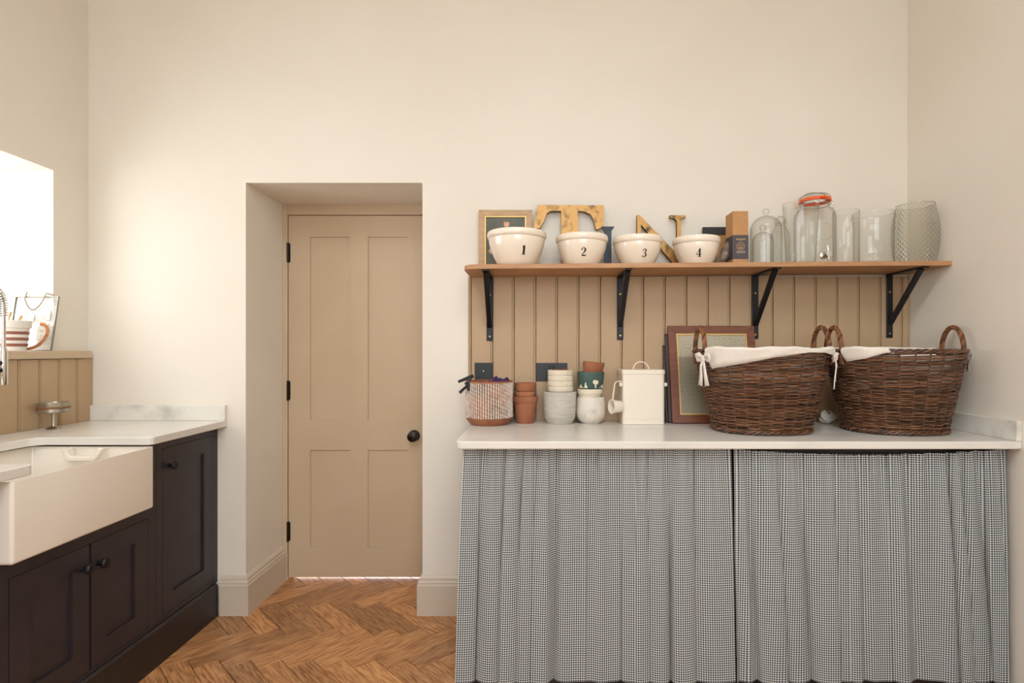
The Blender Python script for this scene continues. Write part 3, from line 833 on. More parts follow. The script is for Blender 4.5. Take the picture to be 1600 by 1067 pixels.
def picture(name, label, cat, x0, x1, ztop_h, fw, th, Y, z, lean, mf, slip, art, m_in=None, extra=None):
    xm = (x0 + x1) / 2; w = (x1 - x0) / 2; h = ztop_h
    t = thing(name, label, cat, (xm, Y, z)); t.rotation_euler = (-lean, 0, 0)
    # mitred frame
    oq = [(-w, 0), (w, 0), (w, h), (-w, h)]; iq = [(-w + fw, fw), (w - fw, fw), (w - fw, h - fw), (-w + fw, h - fw)]
    for i in range(4):
        j = (i + 1) % 4
        MB().prism([oq[i], oq[j], iq[j], iq[i]], 0, th, axis='y').build('frame_rail', mf, t, bevel=0.0015)
    if slip:
        s2 = 0.006
        o2 = iq; i2 = [(-w + fw + s2, fw + s2), (w - fw - s2, fw + s2), (w - fw - s2, h - fw - s2), (-w + fw + s2, h - fw - s2)]
        b = MB()
        for i in range(4):
            j = (i + 1) % 4
            b.prism([o2[i], o2[j], i2[j], i2[i]], 0.003, th, axis='y')
        b.build('gilt_slip', slip, t)
    MB().box(-w + fw, w - fw, th * 0.55, th - 0.001, fw, h - fw).build('artwork', art, t)
    return t
pc = picture('framed_picture', 'pale wooden framed flower painting behind the bowl numbered one', 'picture', (748 - 835) / LS, (831.5 - 835) / LS, 0.292, 0.028, 0.018, 2.556, shz(-0.13) + 0.001, 0.03, M['linen'], M['gilt'], M['painting'])
def blob(cx, cz, r): return [(cx + r * (1 + 0.15 * math.sin(3 * a)) * math.cos(a), cz + r * (1.1 + 0.15 * math.cos(2 * a)) * math.sin(a)) for a in [2 * PI * k / 14 for k in range(14)]]
for cx, cz, r in ((0.005, 0.225, 0.013), (-0.066, 0.098, 0.012), (0.03, 0.16, 0.012)):
    MB().prism(blob(cx, cz, r), 0.0085, 0.0095, axis='y').build('painted_flower', M['petal'], pc)
picture('black_picture', 'small black frame with brown mount behind the kraft box', 'picture', (1100 - 835) / 335, (1171 - 835) / 335, 0.204, 0.034, 0.016, 2.562, shz(0.9) + 0.001, 0.02, M['plate'], None, M['kraft'])

# pale stone with a hole, resting on a little white pot
pot = MB().lathe([(0, 0), (0.028, 0), (0.032, 0.01), (0.033, 0.05), (0.030, 0.05), (0.028, 0.012), (0, 0.010)], 28).build('small_white_pot', M['sink'], None, True, loc=(0.862, 2.50, shz(0.862) + 0.0008))
tag(pot, 'tiny white pot half hidden behind the bowl numbered four', 'pot')
b = MB()
rows = []
for i in range(9):
    t = i / 8; zz = 0.088 * t
    rr = 0.021 * math.sin(PI * (0.12 + 0.80 * t)) ** 0.7
    rows.append([(rr * math.cos(a) * (1 + 0.1 * math.sin(3 * a + i)), 0.6 * rr * math.sin(a), zz) for a in [2 * PI * k / 16 for k in range(16)]])
b.grid(rows, True); b.f.append(tuple(range(16))); b.m.append(0); b.f.append(tuple(8 * 16 + k for k in range(16))); b.m.append(0)
stn = thing('hag_stone', 'grey-brown pebble with a small hole leaning between bowl four and kraft box', 'stone', (0.833, 2.425, shz(0.85) + 0.022)); stn.rotation_euler = (0, 0.32, 0)
b.build('pebble', M['stone'], stn, True)
MB().lathe([(0.0025, -0.001), (0.005, -0.001), (0.005, 0.001), (0.0025, 0.001)], 14, (0.001, -0.0145, 0.034), axis='y').build('hole_rim', M['foilw'], stn, True)
MB().lathe([(0, 0), (0.0032, 0), (0.0032, 0.0006), (0, 0.0006)], 12, (0.001, -0.0145, 0.034), axis='y').build('hole', M['ink'], stn, True)

# kraft box with a charcoal sleeve
kb = thing('kraft_box', 'tall kraft card box with a charcoal printed sleeve on the shelf', 'box', (0.893, 2.415, shz(0.893) + 0.0006))
w3, d3, h3 = 0.0335, 0.045, 0.229
MB().box(-w3, w3, -d3, d3, 0, h3).build('carton', M['kraft'], kb, bevel=0.001)
e = 0.0006
MB().box(-w3 - e, w3 + e, -d3 - e, d3 + e, 0.021, 0.125).build('sleeve', M['sleeve'], kb)
lab = MB()
yf = -d3 - e - 0.0003
for i, x in enumerate([-0.0185 + 0.0046 * k for k in range(9)]):      # worn foil word, too small to read in the photo
    lab.box(x, x + 0.0032, yf, yf + 0.0003, 0.104, 0.1095 if i not in (0, 5) else 0.1105)
lab.box(-0.005, 0.005, yf, yf + 0.0003, 0.0995, 0.1008)
for r0, r1 in ((0.0165, 0.0178), (0.0125, 0.0135)):
    lab.lathe([(r0, 0), (r1, 0), (r1, 0.0003), (r0, 0.0003), (r0, 0)], 28, (0.0, yf + 0.0003, 0.076), axis='y')
for a in range(5):
    an = math.radians(90 + a * 72); lab.box(0.006 * math.cos(an) - 0.002, 0.006 * math.cos(an) + 0.002, yf, yf + 0.0003, 0.076 + 0.006 * math.sin(an) - 0.002, 0.076 + 0.006 * math.sin(an) + 0.002)
lab.box(-0.009, 0.009, yf, yf + 0.0003, 0.0665, 0.0685)
lab.build('foil_print', M['foil'], kb)
MB().box(-0.019, 0.021, yf, yf + 0.0003, 0.0525, 0.0545).box(-0.017, 0.019, yf, yf + 0.0003, 0.0475, 0.0487).build('small_print', M['foilw'], kb)

# ------------------------------------------------------------ glassware
def gl(name, label, cat, prof, px, D, n=48, m='glass', group=None):
    x = (px - 835) * D / F
    rb = max(p[0] for p in prof[:3])
    o = MB().lathe(prof, n).build(name, M[m], None, True, loc=(x, D, shz(x) + 0.0006 + 0.0074 * rb), angle=60)
    return tag(o, label, cat, group)
def cloche(px, D, r, h, label):
    x = (px - 835) * D / F
    kz = h - 0.034
    prof = [(r, 0), (r + 0.002, 0.003), (r, 0.006)] + [(r, 0.01 + (kz - r * 0.9 - 0.01) * i / 4) for i in range(5)]
    prof += [(r * math.cos(a), kz - r * 0.9 + r * 0.9 * math.sin(a)) for a in [PI / 2 * i / 9 for i in range(1, 9)]] + [(0.006, kz)]
    t = thing('glass_cloche', label, 'cloche', (x, D, shz(x) + 0.0006 + 0.0074 * r))
    MB().lathe(prof, 48).build('dome', M['glass'], t, True, angle=60)
    MB().lathe([(0.006, kz - 0.001), (0.0065, kz + 0.006), (0.012, kz + 0.012), (0.0145, kz + 0.021), (0.011, kz + 0.03), (0, kz + 0.034)], 24).build('knob', M['glass'], t, True)
cloche(1197, 2.478, 0.067, 0.266, 'tall clear glass cloche with a ball knob beside the kraft box')
cloche(1192, 2.472, 0.045, 0.192, 'small clear glass cloche standing inside the taller cloche')
def clip_jar(px, D, r, h, label):
    x = (px - 835) * D / F
    t = thing('clip_top_jar', label, 'jar', (x, D, shz(x) + 0.0008 + 0.0074 * r))
    MB().lathe([(0, 0), (r - 0.004, 0), (r, 0.006), (r, h * 0.62), (r * 0.85, h * 0.72), (r * 0.5, h * 0.82), (r * 0.48, h * 0.88)], 36).build('body', M['glass'], t, True, angle=60)
    MB().lathe([(0, h * 0.885), (r * 0.52, h * 0.885), (r * 0.5, h * 0.95), (r * 0.3, h), (0, h)], 28).build('lid', M['glass'], t, True)
    b = MB()
    b.tube([(r * 0.55 * math.cos(a), r * 0.55 * math.sin(a), h * 0.86) for a in [2 * PI * k / 20 for k in range(20)]], 0.0013, 6, True)
    b.tube([(-r * 0.55, 0, h * 0.86), (-r * 0.58, -0.004, h * 0.95), (-0.004, -0.004, h + 0.004), (r * 0.3, -0.004, h + 0.004), (r * 0.58, -0.004, h * 0.95), (r * 0.55, 0, h * 0.86)], 0.0013, 6)
    b.tube([(r * 0.5, -0.008, h * 0.95), (r * 0.62, -0.012, h * 0.86), (r * 0.58, -0.008, h * 0.76)], 0.0013, 6)
    b.build('wire_clip', M['chrome'], t, True)
clip_jar(1219, 2.55, 0.042, 0.245, 'wire-clip glass bottle jar behind the cloches')
# big tapered vase in front
gl('glass_vase', 'tall clear tapered glass vase in front of the dispenser jar', 'vase',
   [(0, 0), (0.056, 0), (0.059, 0.004), (0.060, 0.016), (0.074, 0.264), (0.0730, 0.2655), (0.0725, 0.263)], 1251, 2.394)
# drinks dispenser
xj = (1273 - 835) * 2.511 / F
dj = thing('dispenser_jar', 'large glass drinks dispenser jar with orange seal and chrome tap', 'jar', (xj, 2.511, shz(xj) + 0.0014))
r = 0.088
MB().lathe([(0, 0), (r - 0.008, 0), (r, 0.01), (r, 0.225), (r * 0.97, 0.245), (r * 0.86, 0.262), (r * 0.70, 0.27), (r * 0.68, 0.30)], 48).build('body', M['glass'], dj, True, angle=60)
MB().lathe([(r * 0.62, 0.300), (r * 0.77, 0.300), (r * 0.78, 0.303), (r * 0.78, 0.310), (r * 0.77, 0.313), (r * 0.62, 0.313)], 44).build('rubber_seal', M['orange'], dj, True)
MB().box(-0.010, 0.010, -r * 0.92, -r * 0.74, 0.302, 0.311).build('seal_tab', M['orange'], dj, bevel=0.002)
MB().lathe([(r * 0.76, 0.3135), (r * 0.76, 0.320), (r * 0.66, 0.330), (r * 0.3, 0.336), (0, 0.337)], 44).build('lid', M['glass'], dj, True)
b = MB().tube([(r * 0.73 * math.cos(a), r * 0.73 * math.sin(a), 0.286) for a in [2 * PI * k / 28 for k in range(28)]], 0.0018, 6, True)
b.tube([(r * 0.72, 0.0, 0.286), (r * 0.86, -0.01, 0.30), (r * 0.84, 0, 0.318), (r * 0.4, 0, 0.342), (0.006, 0, 0.344), (-0.006, -0.006, 0.344), (-r * 0.4, 0, 0.342), (-r * 0.84, 0, 0.318), (-r * 0.74, 0, 0.286)], 0.0018, 6)
b.tube([(r * 0.86, -0.01, 0.30), (r * 0.92, -0.014, 0.280), (r * 0.8, -0.02, 0.268)], 0.002, 6)
b.build('wire_clip', M['chrome'], dj, True)
b = MB().tube([(0.038 * math.cos(a), -math.sqrt(r * r - (0.038 * math.cos(a)) ** 2) - 0.0005, 0.150 + 0.038 * math.sin(a)) for a in [2 * PI * k / 32 for k in range(32)]], 0.0016, 6, True)
b.build('embossed_ring', M['glass'], dj, True)
tpd = MB().lathe([(0, 0), (0.016, 0), (0.016, 0.006), (0.009, 0.009), (0.009, 0.03), (0.0135, 0.034), (0.0135, 0.052), (0, 0.054)], 20, (0, 0, 0), axis='y').build('tap', M['chrome'], dj, True, loc=(-0.006, -r + 0.003, 0.042))
MB().tube([(0, -0.043, 0.008), (-0.004, -0.045, 0.036)], [0.0055, 0.0035], 10).build('lever', M['chrome'], tpd, True)
MB().tube([(0, -0.043, -0.008), (0, -0.046, -0.028)], [0.007, 0.006], 10).build('spout', M['chrome'], tpd, True)
gl('glass_cylinder', 'plain clear glass cylinder between dispenser and wide jar', 'vase',
   [(0, 0), (0.049, 0), (0.052, 0.004), (0.053, 0.226), (0.052, 0.2272), (0.0515, 0.225)], 1322, 2.385)
gl('wide_glass_jar', 'wide clear glass jar with a collared rim and ringed foot', 'jar',
   [(0, 0), (0.077, 0), (0.080, 0.004), (0.080, 0.030), (0.078, 0.033), (0.080, 0.037), (0.0785, 0.041), (0.080, 0.19), (0.083, 0.200), (0.0855, 0.204), (0.0855, 0.211), (0.083, 0.214), (0.083, 0.226), (0.081, 0.227), (0.080, 0.222)], 1364.5, 2.42, 56)
# cut glass hurricane vase with UVs for the diamonds
pr = []
for i in range(25):
    z = 0.256 * i / 24
    t = z / 0.256
    pr.append((0.066 + 0.025 * math.sin(PI * (t * 0.8 + 0.12)), z))
mb = MB(); n = 64
rows = [[(rr * math.cos(2 * PI * k / n), rr * math.sin(2 * PI * k / n), z) for k in range(n + 1)] for rr, z in pr]
mb.grid(rows)
mb.uv = [(k / n, z / 0.256) for rr, z in pr for k in range(n + 1)]
xv = (1430 - 835) * 2.405 / F
cv = thing('cut_glass_vase', 'rounded glass vase with a diamond lattice pattern beside the end wall', 'vase', (xv, 2.405, shz(xv) + 0.0014))
mb.build('body', M['cut'], cv, True, angle=80)
MB().lathe([(0, 0), (pr[0][0], 0), (pr[0][0], 0.001)], 48).build('foot', M['glass'], cv, True)
rt = pr[-1][0]
MB().tube([(rt * math.cos(a), rt * math.sin(a), 0.256) for a in [2 * PI * k / 48 for k in range(48)]], 0.0016, 6, True).build('rim', M['glass'], cv, True)

# ------------------------------------------------------------ pots on the worktop
ZC = 0.9204
def at(px, D): return (px - 835) * D / F
# whitewashed woven-look pot
xp = at(764.5, 2.475)
wp = thing('woven_texture_pot', 'whitewashed terracotta pot with knitted-look columns at the worktop end', 'pot', (xp, 2.47, ZC))
R0 = 0.106
MB().lathe([(0, 0), (0.080, 0), (0.086, 0.004), (0.104, 0.028), (0.105, 0.031), (0.099, 0.031), (0.099, 0.188), (0.105, 0.188), (0.105, 0.195), (0.096, 0.195), (0.094, 0.03), (0, 0.012)], 56).build('body', M['terra'], wp, True, angle=30)
cols = MB()
nc_ = 58
for k in range(nc_):
    a = 2 * PI * k / nc_
    if math.sin(a) > 0.55: continue
    rr = [0.0028 + 0.0012 * math.sin(i * 2.1 + k * 1.7) for i in range(27)]
    cols.tube([((0.1035) * math.cos(a + 0.008 * math.sin(i * 1.9 + k)), (0.1035) * math.sin(a + 0.008 * math.sin(i * 1.9 + k)), 0.033 + 0.155 * i / 26) for i in range(27)], rr, 5)
MB().lathe([(0.099, 0.03), (0.1020, 0.032), (0.1020, 0.187), (0.099, 0.189)], 56).build('relief_ground', M['terra2'], wp, True)
o = cols.build('knitted_relief', M['woven'], wp, True); o['kind'] = 'stuff'
b = MB()
rows = []
for i in range(10):
    t = i / 9
    rows.append([(0.09 * math.cos(a) * (1 - t) + 0.02 * t, 0.09 * math.sin(a) * (1 - t) - 0.03 * t, 0.178 + 0.012 * math.sin(3 * a + i) * (0.4 + t) + 0.022 * max(0, math.cos(a)) + 0.006 * math.sin(i * 2)) for a in [2 * PI * k / 28 for k in range(28)]])
b.grid(rows, True)
cl = b.build('purple_cloth', M['purple'], None, True, loc=(xp, 2.47, ZC))
tag(cl, 'crumpled purple cloth inside the whitewashed terracotta pot', 'cloth')
ck = thing('spring_clip', 'black plastic spring clip gripping the rim of the whitewashed pot', 'clip', (xp - 0.086, 2.42, ZC + 0.185))
MB().tube([(-0.045, -0.015, 0.008), (-0.02, -0.012, 0.018), (0.022, -0.006, 0.034)], [0.006, 0.007, 0.008], 6, flat=0.6).build('lever', M['black'], ck)
MB().tube([(-0.038, -0.022, -0.040), (-0.022, -0.02, -0.024), (-0.002, -0.018, -0.008)], [0.007, 0.006, 0.006], 6, flat=0.6).build('lever', M['black'], ck)
MB().tube([(0.0, -0.02, -0.03), (0.001, -0.02, 0.0), (0.006, -0.012, 0.024)], 0.006, 6, flat=0.6).build('jaw', M['black'], ck)
MB().tube([(-0.012, -0.012, 0.0), (-0.012, 0.012, 0.0)], 0.006, 8).build('pivot', M['black'], ck)

def flowerpot(name, label, px, D, rt, rb, h, z, m, rim=0.03, group=None, tilt=None, rimout=0.004):
    prof = [(0, 0), (rb, 0), (rt - rimout - 0.001, h - rim), (rt - 0.0015, h - rim), (rt, h - rim + 0.003), (rt, h - 0.002), (rt - 0.002, h), (rt - 0.007, h), (rt - 0.009, h - rim), (rb - 0.003, 0.008), (0, 0.008)]
    o = MB().lathe(prof, 40).build(name, m, None, True, loc=(at(px, D), D, z), angle=35)
    if tilt: o.rotation_euler = tilt
    return tag(o, label, 'pot', group)
flowerpot('terracotta_pot', 'rimmed terracotta pot standing on the worktop, holding smaller pots', 820.5, 2.505, 0.059, 0.040, 0.123, ZC, M['terra'], 0.026)
flowerpot('terracotta_pot', 'grey-stained terracotta pot nested in the rimmed terracotta pot', 820.5, 2.505, 0.0475, 0.032, 0.100, ZC + 0.0445, M['terra2'], 0.022)
flowerpot('terracotta_pot', 'orange terracotta pot at the top of the terracotta stack', 820.5, 2.505, 0.0475, 0.029, 0.090, ZC + 0.094, M['terra'], 0.036, rimout=0.006)
# concrete pot with the stack of cream pots
x5 = at(874.6, 2.50)
cpot = MB().lathe([(0, 0), (0.056, 0), (0.059, 0.003), (0.066, 0.020), (0.070, 0.026), (0.074, 0.06), (0.076, 0.142), (0.075, 0.145), (0.068, 0.145), (0.066, 0.06), (0.055, 0.014), (0, 0.012)], 48).build('concrete_pot', M['concrete'], None, True, loc=(x5, 2.495, ZC), angle=40)
tag(cpot, 'pale grey ribbed concrete pot holding a stack of cream pots', 'pot')
names = ['lowest cream pot in the stack inside the concrete pot', 'second cream pot up in the stack inside the concrete pot', 'third cream pot up in the stack inside the concrete pot', 'topmost cream pot in the stack inside the concrete pot']
for i in range(4):
    flowerpot('cream_pot', names[i], 875.8, 2.495, 0.0585, 0.040, 0.085, ZC + 0.084 + 0.0245 * i, M['creampot'], 0.0235, 'cream pots stacked in the concrete pot', None, 0.008)
flowerpot('terracotta_saucer', 'small terracotta pot sunk in the topmost cream pot', 875.5, 2.494, 0.039, 0.032, 0.03, ZC + 0.2145, M['terra'], 0.012)
# chalky pot with cream pot, green pot and terracotta pot
x6 = at(922.8, 2.50)
tag(MB().lathe([(0, 0), (0.038, 0), (0.040, 0.003), (0.052, 0.010), (0.063, 0.028), (0.067, 0.05), (0.066, 0.085), (0.062, 0.116), (0.060, 0.121), (0.055, 0.121), (0.058, 0.06), (0.04, 0.014), (0, 0.012)], 48).build('chalky_pot', M['chalk'], None, True, loc=(x6, 2.50, ZC), angle=40),
    'rounded chalky white pot under the green pot', 'pot')
flowerpot('cream_pot', 'cream ribbed pot between the chalky white pot and the green pot', 921.5, 2.50, 0.0575, 0.044, 0.075, ZC + 0.082, M['creampot'], 0.022)
gp = thing('green_relief_pot', 'dark green pot with white tree and animal relief in the pot stack', 'pot', (at(923, 2.50), 2.50, ZC + 0.1595))
def grad(z): return 0.0545 + 0.0075 * z / 0.074
MB().lathe([(0, 0), (grad(0) - 0.002, 0), (grad(0), 0.002), (grad(0.074), 0.074), (grad(0.074) - 0.005, 0.074), (grad(0) - 0.006, 0.006), (0, 0.006)], 48).build('body', M['green'], gp, True, angle=40)
def wrap(pts, th=0.0015):
    mb = MB(); n = len(pts)
    def P(u, z, e): 
        rr = grad(z) + e; a = -PI / 2 + u / rr; return (rr * math.cos(a), rr * math.sin(a), z)
    mb.v = [P(u, z, -0.0005) for u, z in pts] + [P(u, z, th) for u, z in pts]
    mb.f = [tuple(range(n)), tuple(range(2 * n - 1, n - 1, -1))] + [(i, (i + 1) % n, n + (i + 1) % n, n + i) for i in range(n)]
    mb.m = [0] * len(mb.f); return mb
tree = [(0.014, 0.003), (0.019, 0.003), (0.019, 0.018), (0.027, 0.022), (0.031, 0.030), (0.028, 0.038), (0.020, 0.036), (0.016, 0.040), (0.008, 0.039), (0.003, 0.033), (0.005, 0.024), (0.013, 0.020)]
fig = [(-0.036, 0.003), (-0.020, 0.003), (-0.022, 0.012), (-0.027, 0.017), (-0.026, 0.026), (-0.030, 0.029), (-0.033, 0.022), (-0.034, 0.012)]
hill = [(-0.07, 0.002), (-0.036, 0.002), (-0.045, 0.006), (-0.052, 0.014), (-0.058, 0.020), (-0.064, 0.012)]
hill2 = [(0.034, 0.002), (0.07, 0.002), (0.062, 0.012), (0.056, 0.018), (0.048, 0.010)]
for nm, pts in (('tree_relief', tree), ('animal_relief', fig), ('bush_relief', hill), ('bush_relief', hill2)): wrap(pts).build(nm, M['relief'], gp)
flowerpot('terracotta_pot', 'small tilted terracotta pot on top of the green pot', 926, 2.495, 0.049, 0.040, 0.062, ZC + 0.217, M['terra'], 0.02, tilt=(0.0, 0.09, 0), rimout=0.001)

# switch plates
def plate(label, x0, x1, z0, z1, double):
    t = thing('wall_switch' if not double else 'wall_socket', label, 'switch' if not double else 'socket', ((x0 + x1) / 2, 2.58, (z0 + z1) / 2))
    w_, h_ = (x1 - x0) / 2, (z1 - z0) / 2
    MB().box(-w_, w_, -0.006, 0.0, -h_, h_).build('plate', M['plate'], t, bevel=0.002)
    if not double:
        MB().lathe([(0, 0), (0.006, 0), (0.005, 0.004), (0.003, 0.012), (0, 0.014)], 14, (0, -0.006, 0), axis='y').build('toggle', M['chrome'], t, True)
    else:
        for sx in (-0.5, 0.5):
            b = MB()
            for dx, dz, a, c in ((0, 0.012, 0.002, 0.005), (-0.011, -0.010, 0.004, 0.002), (0.011, -0.010, 0.004, 0.002)): b.box(sx * w_ + dx - a, sx * w_ + dx + a, -0.0066, -0.006, dz - c, dz + c)
            b.build('socket_slots', M['ink'], t)
            MB().box(sx * w_ * 0.25 - 0.006, sx * w_ * 0.25 + 0.006, -0.009, -0.006, 0.012, 0.032).build('rocker', M['black'], t, bevel=0.001)
plate('square black single switch plate above the whitewashed pot', -0.281, -0.196, 1.113, 1.194, False)
plate('black double socket plate behind the stack of cream pots', 0.008, 0.155, 1.107, 1.193, True)

# enamel tin with lid and scoop
tn = thing('enamel_tin', 'cream enamel storage tin with lid, wire handle and side pegs', 'tin', (0.4885, 2.509, ZC))
tw, td, th_ = 0.0945, 0.066, 0.224
def rrect(w_, d_, r_):
    p = []
    for cx, cy, a in ((w_ - r_, -d_ + r_, 270), (w_ - r_, d_ - r_, 0), (-w_ + r_, d_ - r_, 90), (-w_ + r_, -d_ + r_, 180)): p += arc(cx, cy, r_, a, a + 90, 4)
    return p
MB().prism(rrect(tw, td, 0.014), 0, th_).build('body', M['tin'], tn, bevel=0.002)
b = MB()
for z in (0.022, 0.029): b.tube([(x, y, z) for x, y in rrect(tw + 0.0003, td + 0.0003, 0.014)], 0.0014, 5, True)
b.build('pressed_band', M['tin'], tn, True)
ld = MB().prism(rrect(tw + 0.003, td + 0.003, 0.016), th_ - 0.001, th_ + 0.021).build('lid', M['tin'], tn, bevel=0.004)
MB().tube([(0.036 * math.cos(PI * k / 14), 0.0, th_ + 0.019 + 0.036 * math.sin(PI * k / 14)) for k in range(15)], 0.0028, 8).build('handle', M['tin'], ld, True)
for sx in (-1, 1): MB().box(sx * tw, sx * (tw + 0.013), -0.055, -0.035, 0.170, 0.186).build('peg', M['tin'], tn, bevel=0.002)
scp = thing('measuring_scoop', 'cream enamel scoop hanging on the side peg of the tin', 'scoop', (0.372, 2.452, ZC + 0.068))
scp.rotation_euler = (0, 0, 0.35)
MB().lathe([(0, 0.018), (0.025, 0.018), (0.026, 0.016), (0.031, -0.028), (0.033, -0.029), (0.033, -0.031), (0.030, -0.031), (0.023, 0.014), (0, 0.015)], 32, (0, 0, 0.012), axis='x').build('cup', M['tin'], scp, True, angle=40)
MB().tube([(-0.024, 0, 0.042), (-0.022, 0, 0.06), (-0.014, 0, 0.112), (-0.008, 0, 0.122), (0.004, 0, 0.1245), (0.018, 0, 0.124)], 0.003, 6, flat=1.6).build('handle', M['tin'], scp, True)

# leaning frames
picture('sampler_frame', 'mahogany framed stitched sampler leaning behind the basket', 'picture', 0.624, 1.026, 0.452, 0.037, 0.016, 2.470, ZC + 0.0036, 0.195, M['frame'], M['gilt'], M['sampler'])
picture('dark_frame', 'dark walnut frame leaning directly behind the sampler frame', 'picture', 0.612, 0.99, 0.415, 0.03, 0.012, 2.489, ZC + 0.003, 0.195, M['frame2'], None, M['painting'])
picture('dark_frame', 'slim dark frame at the back of the leaning frames, against the panelling', 'picture', 0.603, 0.96, 0.36, 0.026, 0.010, 2.507, ZC + 0.003, 0.185, M['frame2'], None, M['frame2'])

# ------------------------------------------------------------ wicker baskets
def basket(label, cx, cy, rz, a0, b0, a1, b1, hang, seed, bows):
    rnd = random.Random(seed)
    H = 0.335
    t = thing('wicker_basket', label, 'basket', (cx, cy, ZC), rz, 'wicker laundry baskets on the worktop')
    def ab(z):
        f = (z / H) ** 0.85
        return a0 + (a1 - a0) * f, b0 + (b1 - b0) * f
    def P(th, z, e=0.0):
        a, b_ = ab(z)
        c, s = math.cos(th), math.sin(th)
        # superellipse-ish oval
        k = (abs(c) ** 2.3 + abs(s) ** 2.3) ** (-1 / 2.3)
        return Vector(((a + e) * c * k, (b_ + e) * s * k, z))
    ns = 28
    wv = MB()
    rowsN = 47
    for i in range(rowsN):
        z = 0.022 + (H - 0.034) * i / (rowsN - 1)
        st = rnd.random() * 2 * PI
        nseg = 3
        for q in range(nseg):
            A0 = st + 2 * PI * q / nseg; A1 = A0 + 2 * PI / nseg + 0.12
            n = 44
            ph = rnd.random() * 6; rad = 0.0034 * rnd.uniform(0.85, 1.15); dz = rnd.uniform(-0.002, 0.002)
            pts = []
            for k in range(n + 1):
                th = A0 + (A1 - A0) * k / n
                pts.append(P(th, z + dz + 0.0035 * math.sin(th * 2 + ph * 0.3 + i * 0.05) + 0.0028 * (k / n - 0.5), 0.0052 * math.cos(ns / 2 * th + i * PI)))
            wv.tube(pts, rad, 5)
    o = wv.build('weave', M['willow'], t, True); o['kind'] = 'stuff'
    for k in range(ns):
        th = 2 * PI * (k + 0.5) / ns * 1.0
        th = 2 * PI * k / ns + PI / ns * 0
        th = (2 * k + 1) * PI / ns
        MB().tube([P(th, 0.012 + (H - 0.016) * i / 6, 0.0) for i in range(7)], 0.0030, 5).build('stake', M['willow'], t, True)
    # braided borders
    def braid(name, z, e, R, r_, twist):
        b = MB()
        for s in range(3):
            for q in range(5):
                pts = []
                for k in range(31):
                    th = 2 * PI * (q + k / 30) / 5
                    p = P(th, z, e); an = twist * th + s * 2 * PI / 3
                    out = Vector((p.x, p.y, 0)).normalized()
                    pts.append(p + out * (R * math.cos(an)) + Vector((0, 0, R * math.sin(an))))
                b.tube(pts, r_, 5)
        b.build(name, M['willow'], t, True)
    braid('foot_border', 0.0105, 0.005, 0.0055, 0.0046, 16)
    braid('rim_border', H - 0.006, 0.001, 0.005, 0.0044, 18)
    # base
    b = MB(); b.v = [tuple(P(2 * PI * k / 40, 0.014, -0.004)) for k in range(40)]; b.f = [tuple(range(40))]; b.m = [0]
    b.build('base', M['willow'], t)
    # handles
    for sg in (0, 1):
        c = PI * sg
        p0, p1 = P(c - 0.34, H - 0.03, 0.002), P(c + 0.34, H - 0.03, 0.002)
        mid = (p0 + p1) / 2; half = (p1 - p0) / 2
        out = Vector((1 if sg == 0 else -1, 0, 0))
        path = [p0 - Vector((0, 0, 0.03))] + [mid + half * (-math.cos(PI * k / 16)) * (1.0 if 0 < k < 16 else 1) + Vector((0, 0, 0.122 * math.sin(PI * k / 16) ** 0.8)) + out * 0.0 for k in range(17)] + [p1 - Vector((0, 0, 0.03))]
        b = MB()
        for s in range(4): b.tube(helix(path, 0.0058, 8, 110, s * PI / 2), 0.0046, 5)
        b.build('handle', M['rope'], t, True)
    # cotton liner: inside the basket, over the rim and folded down outside
    def hf(th):
        d = math.degrees(th) % 360
        for (d0, h0), (d1, h1) in zip(hang[:-1], hang[1:]):
            if d0 <= d <= d1: return h0 + (h1 - h0) * (d - d0) / max(1e-6, d1 - d0)
        return 0.0
    rows = []
    NT = 160
    ths = [2 * PI * k / NT for k in range(NT)]
    for zz in (-0.16, -0.10, -0.05): rows.append([P(th, H + zz, -0.014 + 0.002 * math.sin(9 * th)) for th in ths])
    def top(th, e, dz):
        hgt = hf(th)
        over = min(1, max(0, hgt / 0.012))
        p_in = P(th, H - 0.028, -0.013)
        p_ov = P(th, H, e) + Vector((0, 0, dz + 0.002 * math.sin(7 * th) + 0.0015 * math.sin(17 * th)))
        return p_in.lerp(p_ov, over)
    rows.append([top(th, -0.010, 0.0) for th in ths])
    rows.append([top(th, -0.004, 0.008) for th in ths])
    rows.append([top(th, 0.006, 0.0085) for th in ths])
    rows.append([top(th, 0.0125, 0.0) for th in ths])
    for f in (0.33, 0.66, 1.0):
        r_ = []
        for th in ths:
            hgt = hf(th); over = min(1, max(0, hgt / 0.012))
            p_in = P(th, H - 0.030, -0.0135)
            r_.append(p_in.lerp(P(th, H - hgt * f, 0.0125 + 0.002 * math.sin(11 * th + 2 * f)), over))
        rows.append(r_)
    b = MB().grid(rows, True)
    ln = b.build('liner', M['cloth'], t, True, solid=0.0016)
    # tied bows beside the handles
    def ribbon(pts, wds, nrm):
        b = MB(); r0, r1 = [], []
        pts = [Vector(p) for p in pts]
        for i, p in enumerate(pts):
            tn_ = (pts[min(i + 1, len(pts) - 1)] - pts[max(0, i - 1)]).normalized()
            sd = tn_.cross(Vector(nrm)).normalized() * wds[i] / 2
            r0.append(p - sd); r1.append(p + sd)
        mid = [(a + c) / 2 + Vector(nrm) * 0.002 for a, c in zip(r0, r1)]
        return b.grid([r0, mid, r1])
